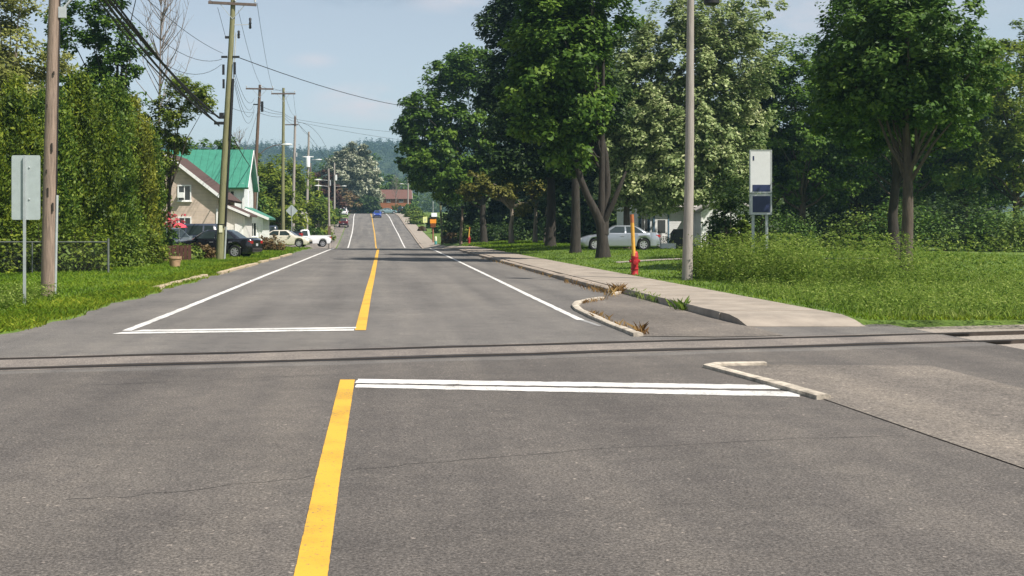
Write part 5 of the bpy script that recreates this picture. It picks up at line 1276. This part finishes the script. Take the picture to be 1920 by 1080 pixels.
tree('maple_tree', 'tall leafy maple with a dark trunk standing right of the white and navy sign', 20.2, 47, [(0, 0, 7.4, 2.9, 2.8, 2.4, 2), (-1.4, .4, 6.0, 1.9, 1.8, 1.6, 1), (1.5, 0, 6.0, 2, 1.8, 1.6, 1), (-.3, 0, 10, 2.0, 2, 1.8, 1), (0, 0, 5.2, 2.2, 2, 1.2, 1), (-1.6, 0, 9, 1.6, 1.6, 1.5, .8)], 300, .55, 80, .15, M['L_maple'], 'bark_dark', 3.2, .22, limbs=16, seed=650, inner=.7)
tree('maple_tree', 'nearest maple at the right, standing alone in the lawn close to the railway', 16.9, 38.5, [(0, 0, 7.6, 2.5, 2.6, 2.2, 2), (-1.3, .4, 6.4, 1.8, 1.8, 1.4, 1), (1.3, 0, 6.2, 1.8, 1.8, 1.4, 1), (0, 0, 10, 1.9, 2, 1.7, 1), (0, 0, 5.4, 1.9, 2, 1.0, .8)], 260, .5, 80, .14, M['L_mid'], 'bark', 3.4, .2, limbs=16, seed=651, inner=.7)
for k, (px, z, rx, h, m) in enumerate([(1470, 80, 2.4, 2.6, 'L_mid'), (1545, 84, 3.6, 3.6, 'L_dark'), (1625, 68, 2.8, 2.6, 'L_bush'), (1700, 67, 3.2, 3.2, 'L_mid'), (1785, 68, 3.2, 3.6, 'L_dark'), (1870, 66, 2.8, 2.8, 'L_mid'), (1945, 64, 2.8, 3.2, 'L_bush')]):
    x, y = px_tree(px, z); bush('shrub', ['mid green shrub at the right foot of the sign', 'dark shrub below the broad maple', 'bright low shrub below the silvery tree', 'mid green shrub below the tallest maple', 'dark tall shrub below the round tree',
        'mid green shrub near the right picture edge', 'bright shrub at the right picture edge'][k], x, y, rx, 1.2, h, M[m], 260, .17, 620 + k, 'shrubs along the railway')

# ------------------------------------------------------------------ grass and weeds
rng = np.random.default_rng(77)
def scatter(n, x0, x1, y0, y1, ok=None, bias=1.6):
    y = y0 + (y1 - y0) * rng.random(n) ** bias; x = rng.uniform(x0, x1, n)
    return [(a, b, gh(a, b) - .005) for a, b in zip(x, y) if ok is None or ok(a, b)]
lx_ = lambda y: -5.62 + wob(y, 1)
blades('lawn_grass', scatter(95000, -16, -5.5, 17, 62, lambda x, y: x < lx_(y) + .04), .07, .010, M['L_grass'], 1, label='short green lawn grass on the left')
blades('edge_grass', scatter(16000, -6.9, -5.4, 17, 62, lambda x, y: x < lx_(y) + .10 + .06 * math.sin(y * 3)), .07, .009, M['L_grassy'], 2, label='yellowish grass along the left road edge', lean=.55)
blades('lawn_grass', scatter(15000, -12, -5.3, 62, 100, lambda x, y: x < lx_(y)), .10, .022, M['L_grass'], 3, label='lawn grass further along the left')
blades('lawn_grass', scatter(95000, 7.95, 30, 19.5, 75, lambda x, y: not (48.9 < y < 50.4 and 9.8 < x < 21.8)), .06, .010, M['L_grass'], 4, label='short green lawn grass on the right')
blades('lawn_grass', scatter(20000, 7.95, 22, 75, 118, bias=1.0), .10, .025, M['L_grass'], 5, label='lawn grass before the dark wood')
# tall weeds: left by the sign, right by the grey pole
def weed_patch(name, label, n, fn, h, leaf, m, seed, stems=True):
    r = np.random.default_rng(seed); P = np.array([fn(r) for _ in range(n)]); V = []; T = []
    hh = h * r.uniform(.5, 1.2, n)
    for k in range(7):
        f = .15 + .85 * k / 6; q = P.copy(); q[:, 2] += hh * f; q[:, :2] += r.normal(size=(n, 2)) * .05 * (1 + f)
        v, t_ = leaves(q, np.full(n, .09), 4, leaf, r, np.array([0, 0, -50.]), up=.7, aspect=.42); V.append(v); T.append(t_ + .12 * (f - .5))
    o = npmesh(name, np.concatenate(V), np.concatenate(T), m); o['kind'] = 'stuff'; o['label'] = label
def patch(x0, x1, y0, y1):
    def f(r):
        x, y = r.uniform(x0, x1), r.uniform(y0, y1); return (x, y, gh(x, y))
    return f
weed_patch('weeds', 'leafy weeds around the foot of the sign post', 900, patch(-10.5, -7.05, 17.5, 27), .32, .07, M['L_weed'], 11)
CL = [(9.5, 35.6, .3), (9.9, 33.9, .4), (10.3, 32.4, .45), (10.9, 34.8, .5), (10.6, 30.6, .4), (11.6, 32.8, .5), (12.2, 36.0, .5), (12.6, 30.4, .6), (13.6, 33.5, .7), (15, 31.5, .8)]
def clumps(r):
    a, b, c = CL[r.integers(len(CL))]; x, y = max(8.6, a + r.normal() * c), b + r.normal() * c * 1.3; return (x, y, gh(x, y))
weed_patch('weeds', 'tall bright weeds right of the grey pole', 1300, clumps, 1.1, .08, M['L_weed'], 12)
weed_patch('weeds', 'weeds and tall grass along the railway', 900, patch(8.3, 17, 19.6, 29), .3, .06, M['L_weed'], 13)
blades('tall_grass', scatter(15000, 8.0, 20, 19.6, 37, lambda x, y: x > 8.2 and not (x < 9.2 and y > 30)), .13, .007, M['L_weed'], 14, label='tall grass among the weeds on the right', lean=.3)
blades('tall_grass', scatter(3500, 8.7, 16, 4, 13, lambda x, y: y < 11.2 + .2 * x), .2, .007, M['L_weed'], 15, label='tall grass before the railway on the right', lean=.3)
def tuft(label, path, n, w, h, m, seed, dz=.0):
    P = [G(*q) for q in path]; r = np.random.default_rng(seed); pts = []
    for _ in range(n):
        k = r.integers(len(P) - 1) if len(P) > 1 else 0; q = P[k].lerp(P[k + 1], r.random()) if len(P) > 1 else P[0]
        c = .5 + .5 * math.sin(q.x * 31 + q.y * 17)
        if r.random() < .25 + .75 * c: pts.append((q.x + r.normal() * w, q.y + r.normal() * w, dz))
    o = blades('weed_tuft', pts, h, .006, M[m], seed, lean=.5, hvar=.7); o['label'] = label
for k, a in enumerate([('orange dry weeds at the kerb gap left of the patch', [(1138, 557), (1156, 551), (1166, 549)], 170, .08, .17, 'L_dry'), ('dry weeds just behind the curved kerb nose', [(1092, 570), (1110, 566), (1134, 562)], 170, .06, .07, 'L_dry'),
     ('dry weeds along the middle of the pale kerb', [(1106, 590), (1130, 599), (1172, 617)], 180, .06, .08, 'L_dry'), ('tiny dry tuft at the near end of the pale kerb', [(1200, 629), (1207, 627)], 60, .04, .13, 'L_dry'),
     ('green weeds on the pavement edge, the largest clump', [(1180, 552), (1205, 560), (1240, 570)], 260, .07, .12, 'L_weed'), ('small green weed at the pavement edge nearer the railway', [(1270, 579), (1284, 583)], 80, .05, .17, 'L_weed'),
     ('brown weeds in the kerb joint further up the pavement', [(1060, 529), (1100, 541), (1128, 549)], 200, .08, .1, 'L_dry'),
     ('brown weeds along the kerb foot up the hill', [(900, 484), (960, 500), (1040, 523)], 200, .06, .09, 'L_dry')]):
    tuft(*a, seed=700 + k)

# ------------------------------------------------------------------ hills and forest
mb = MB(); XS = np.linspace(-1500, 1500, 91); DY = [(900, 0), (1000, .12), (1120, .38), (1250, .66), (1400, .9), (1520, 1), (1700, .85), (2200, .3)]
def hill(x, f):
    return 7 + f * (86 + 8 * math.sin(x * .006 + 1.5) + 5 * math.sin(x * .021) - .02 * max(0, x) + 3 * math.sin(x * .05 + 2))
for d, f in DY:
    for x in XS: mb.v.append((x, d, hill(x, f) - (8 if f == 0 else 0)))
nX = len(XS)
for j in range(len(DY) - 1):
    for i in range(nX - 1): mb.f.append((j * nX + i, j * nX + i + 1, (j + 1) * nX + i + 1, (j + 1) * nX + i))
o = mb.build('hills', M['hill'], None, 80); o['kind'] = 'structure'
rng = np.random.default_rng(91); n = 5200
d = rng.uniform(930, 1540, n); f = np.interp(d, [a for a, b in DY], [b for a, b in DY]); x = rng.uniform(-420, 420, n)
c = np.stack([x, d, np.array([hill(a, b) for a, b in zip(x, f)]) + 3.5], 1)
v, ti = leaves(c, rng.uniform(3.2, 6.5, n), 34, 2.3, rng, np.array([0, 1200., -300.]), flat=1.25, ctint=rng.normal(.5, .2, n))
o = npmesh('hill_forest', v, ti, M['L_far']); o['kind'] = 'stuff'; o['label'] = 'hazy forest covering the far ridge'
n = 300; c = np.zeros((n, 3)); c[:, 0] = rng.uniform(-300, 300, n); c[:, 1] = rng.uniform(1480, 1540, n); c[:, 2] = [hill(a, .99) + 8 for a in c[:, 0]]
v1, t1 = leaves(c, rng.uniform(1.5, 3, n), 26, 2.2, rng, np.array([0, 1200., -300.]), flat=2.6)
o = npmesh('ridge_conifers', v1, t1, M['L_far']); o['kind'] = 'stuff'; o['label'] = 'pointed conifers along the crest of the ridge'
n = 700; c = np.zeros((n, 3)); c[:, 0] = rng.uniform(-190, 190, n); c[:, 1] = rng.uniform(395, 640, n); c[:, 2] = 7 + rng.uniform(2, 9, n)
v, ti = leaves(c, rng.uniform(2.4, 4.2, n), 60, .95, rng, np.array([0, 500., 0.]), flat=1.0)
o = npmesh('far_wood', v, ti, M['L_dark']); o['kind'] = 'stuff'; o['label'] = 'dark wood closing the view behind the hilltop houses'

# ------------------------------------------------------------------ light, sky, air, camera
SUN_EL, SUN_AZ = 52.0, 40.0                   # degrees up; degrees from +X towards the camera
sv = Vector((math.cos(R(SUN_EL)) * math.cos(R(SUN_AZ)), -math.cos(R(SUN_EL)) * math.sin(R(SUN_AZ)), math.sin(R(SUN_EL))))
L = bpy.data.lights.new('sun', 'SUN'); L.energy = 4.6; L.angle = R(.55); L.color = (1.0, .94, .86)
o = link(bpy.data.objects.new('sun', L)); o.rotation_euler = sv.to_track_quat('Z', 'Y').to_euler(); o.location = sv * 80
w = bpy.data.worlds.new('World'); SC.world = w; w.use_nodes = True; nt = w.node_tree; nt.nodes.clear()
out = nt.nodes.new('ShaderNodeOutputWorld'); bg = nt.nodes.new('ShaderNodeBackground'); bg.inputs['Strength'].default_value = .085
sky = nt.nodes.new('ShaderNodeTexSky'); sky.sky_type = 'NISHITA'; sky.sun_disc = False
sky.sun_elevation = R(SUN_EL); sky.sun_rotation = math.atan2(sv.x, sv.y); sky.air_density = 1.0; sky.dust_density = .6; sky.ozone_density = 2.2; sky.altitude = 100
hs = nt.nodes.new('ShaderNodeHueSaturation'); hs.inputs['Saturation'].default_value = .52; hs.inputs['Value'].default_value = .92
nt.links.new(sky.outputs['Color'], hs.inputs['Color']); cur = hs.outputs['Color']
tc = nt.nodes.new('ShaderNodeTexCoord'); mp = nt.nodes.new('ShaderNodeMapping'); mp.inputs['Scale'].default_value = (5, 5, 16)
cl = nt.nodes.new('ShaderNodeTexNoise'); cl.inputs['Scale'].default_value = 2.6; cl.inputs['Detail'].default_value = 8; cl.inputs['Roughness'].default_value = .6
nt.links.new(tc.outputs['Generated'], mp.inputs['Vector']); nt.links.new(mp.outputs['Vector'], cl.inputs['Vector'])
def cloud(cur, px, py, wx, wy, col, amt):
    # a soft bank of cloud around one direction of the sky, broken up by noise
    d = Vector(((px - CX) / F, 1, (CY - py) / F)).normalized()
    sb = nt.nodes.new('ShaderNodeVectorMath'); sb.operation = 'SUBTRACT'; sb.inputs[1].default_value = d; nt.links.new(tc.outputs['Generated'], sb.inputs[0])
    ml = nt.nodes.new('ShaderNodeVectorMath'); ml.operation = 'MULTIPLY'; ml.inputs[1].default_value = (F / wx, 2.0, F / wy); nt.links.new(sb.outputs[0], ml.inputs[0])
    ln = nt.nodes.new('ShaderNodeVectorMath'); ln.operation = 'LENGTH'; nt.links.new(ml.outputs[0], ln.inputs[0])
    a = nt.nodes.new('ShaderNodeMapRange'); a.interpolation_type = 'SMOOTHSTEP'; a.inputs['From Min'].default_value = 1.25; a.inputs['From Max'].default_value = .1; nt.links.new(ln.outputs['Value'], a.inputs['Value'])
    nz = nt.nodes.new('ShaderNodeMapRange'); nz.inputs['From Min'].default_value = .36; nz.inputs['From Max'].default_value = .62; nz.inputs['To Max'].default_value = amt; nt.links.new(cl.outputs['Fac'], nz.inputs['Value'])
    m = nt.nodes.new('ShaderNodeMath'); m.operation = 'MULTIPLY'; nt.links.new(a.outputs[0], m.inputs[0]); nt.links.new(nz.outputs[0], m.inputs[1])
    mx = nt.nodes.new('ShaderNodeMix'); mx.data_type = 'RGBA'; mx.inputs[7].default_value = (*col, 1)
    nt.links.new(m.outputs[0], mx.inputs[0]); nt.links.new(cur, mx.inputs[6]); return mx.outputs[2]
CW = (6.4, 5.6, 5.7)
for a in ((690, 192, 115, 36, CW, 1.0), (585, 113, 50, 16, CW, .4), (880, 0, 130, 26, CW, .6), (380, 90, 90, 40, CW, .3), (690, -6, 120, 22, (2.2, 2.9, 3.7), .7), (1560, 30, 260, 60, CW, .5)):
    cur = cloud(cur, *a)
nt.links.new(cur, bg.inputs['Color'])
nt.links.new(bg.outputs['Background'], out.inputs['Surface'])
HAZE = True
if HAZE:
    m = bpy.data.materials.new('haze'); m.use_nodes = True; nt = m.node_tree; nt.nodes.clear()
    out = nt.nodes.new('ShaderNodeOutputMaterial'); v_ = nt.nodes.new('ShaderNodeVolumePrincipled')
    v_.inputs['Color'].default_value = (.45, .74, .92, 1); v_.inputs['Density'].default_value = .0003; v_.inputs['Anisotropy'].default_value = .2
    nt.links.new(v_.outputs['Volume'], out.inputs['Volume'])
    mb = MB(); mb.box((0, 1560, 65), (6400, 3500, 146)); o = mb.build('haze', m); o['kind'] = 'stuff'; o['label'] = 'thin summer haze over the valley'
cam = bpy.data.cameras.new('camera'); cam.sensor_width = 36; cam.sensor_fit = 'HORIZONTAL'; cam.lens = 36 * F / 1920
cam.shift_x = (960 - CX) / 1920; cam.shift_y = -(540 - CY) / 1920; cam.clip_start = .1; cam.clip_end = 9000
o = link(bpy.data.objects.new('camera', cam)); o.location = (0, 0, H); o.rotation_euler = (R(90), 0, 0); SC.camera = o
SC.view_settings.view_transform = 'Standard'; SC.view_settings.look = 'None'; SC.view_settings.exposure = .72; SC.view_settings.gamma = 1
SC.cycles.use_denoising = True; SC.cycles.max_bounces = 6; SC.cycles.diffuse_bounces = 3; SC.cycles.glossy_bounces = 3
SC.cycles.transmission_bounces = 3; SC.cycles.volume_bounces = 0; SC.cycles.transparent_max_bounces = 4
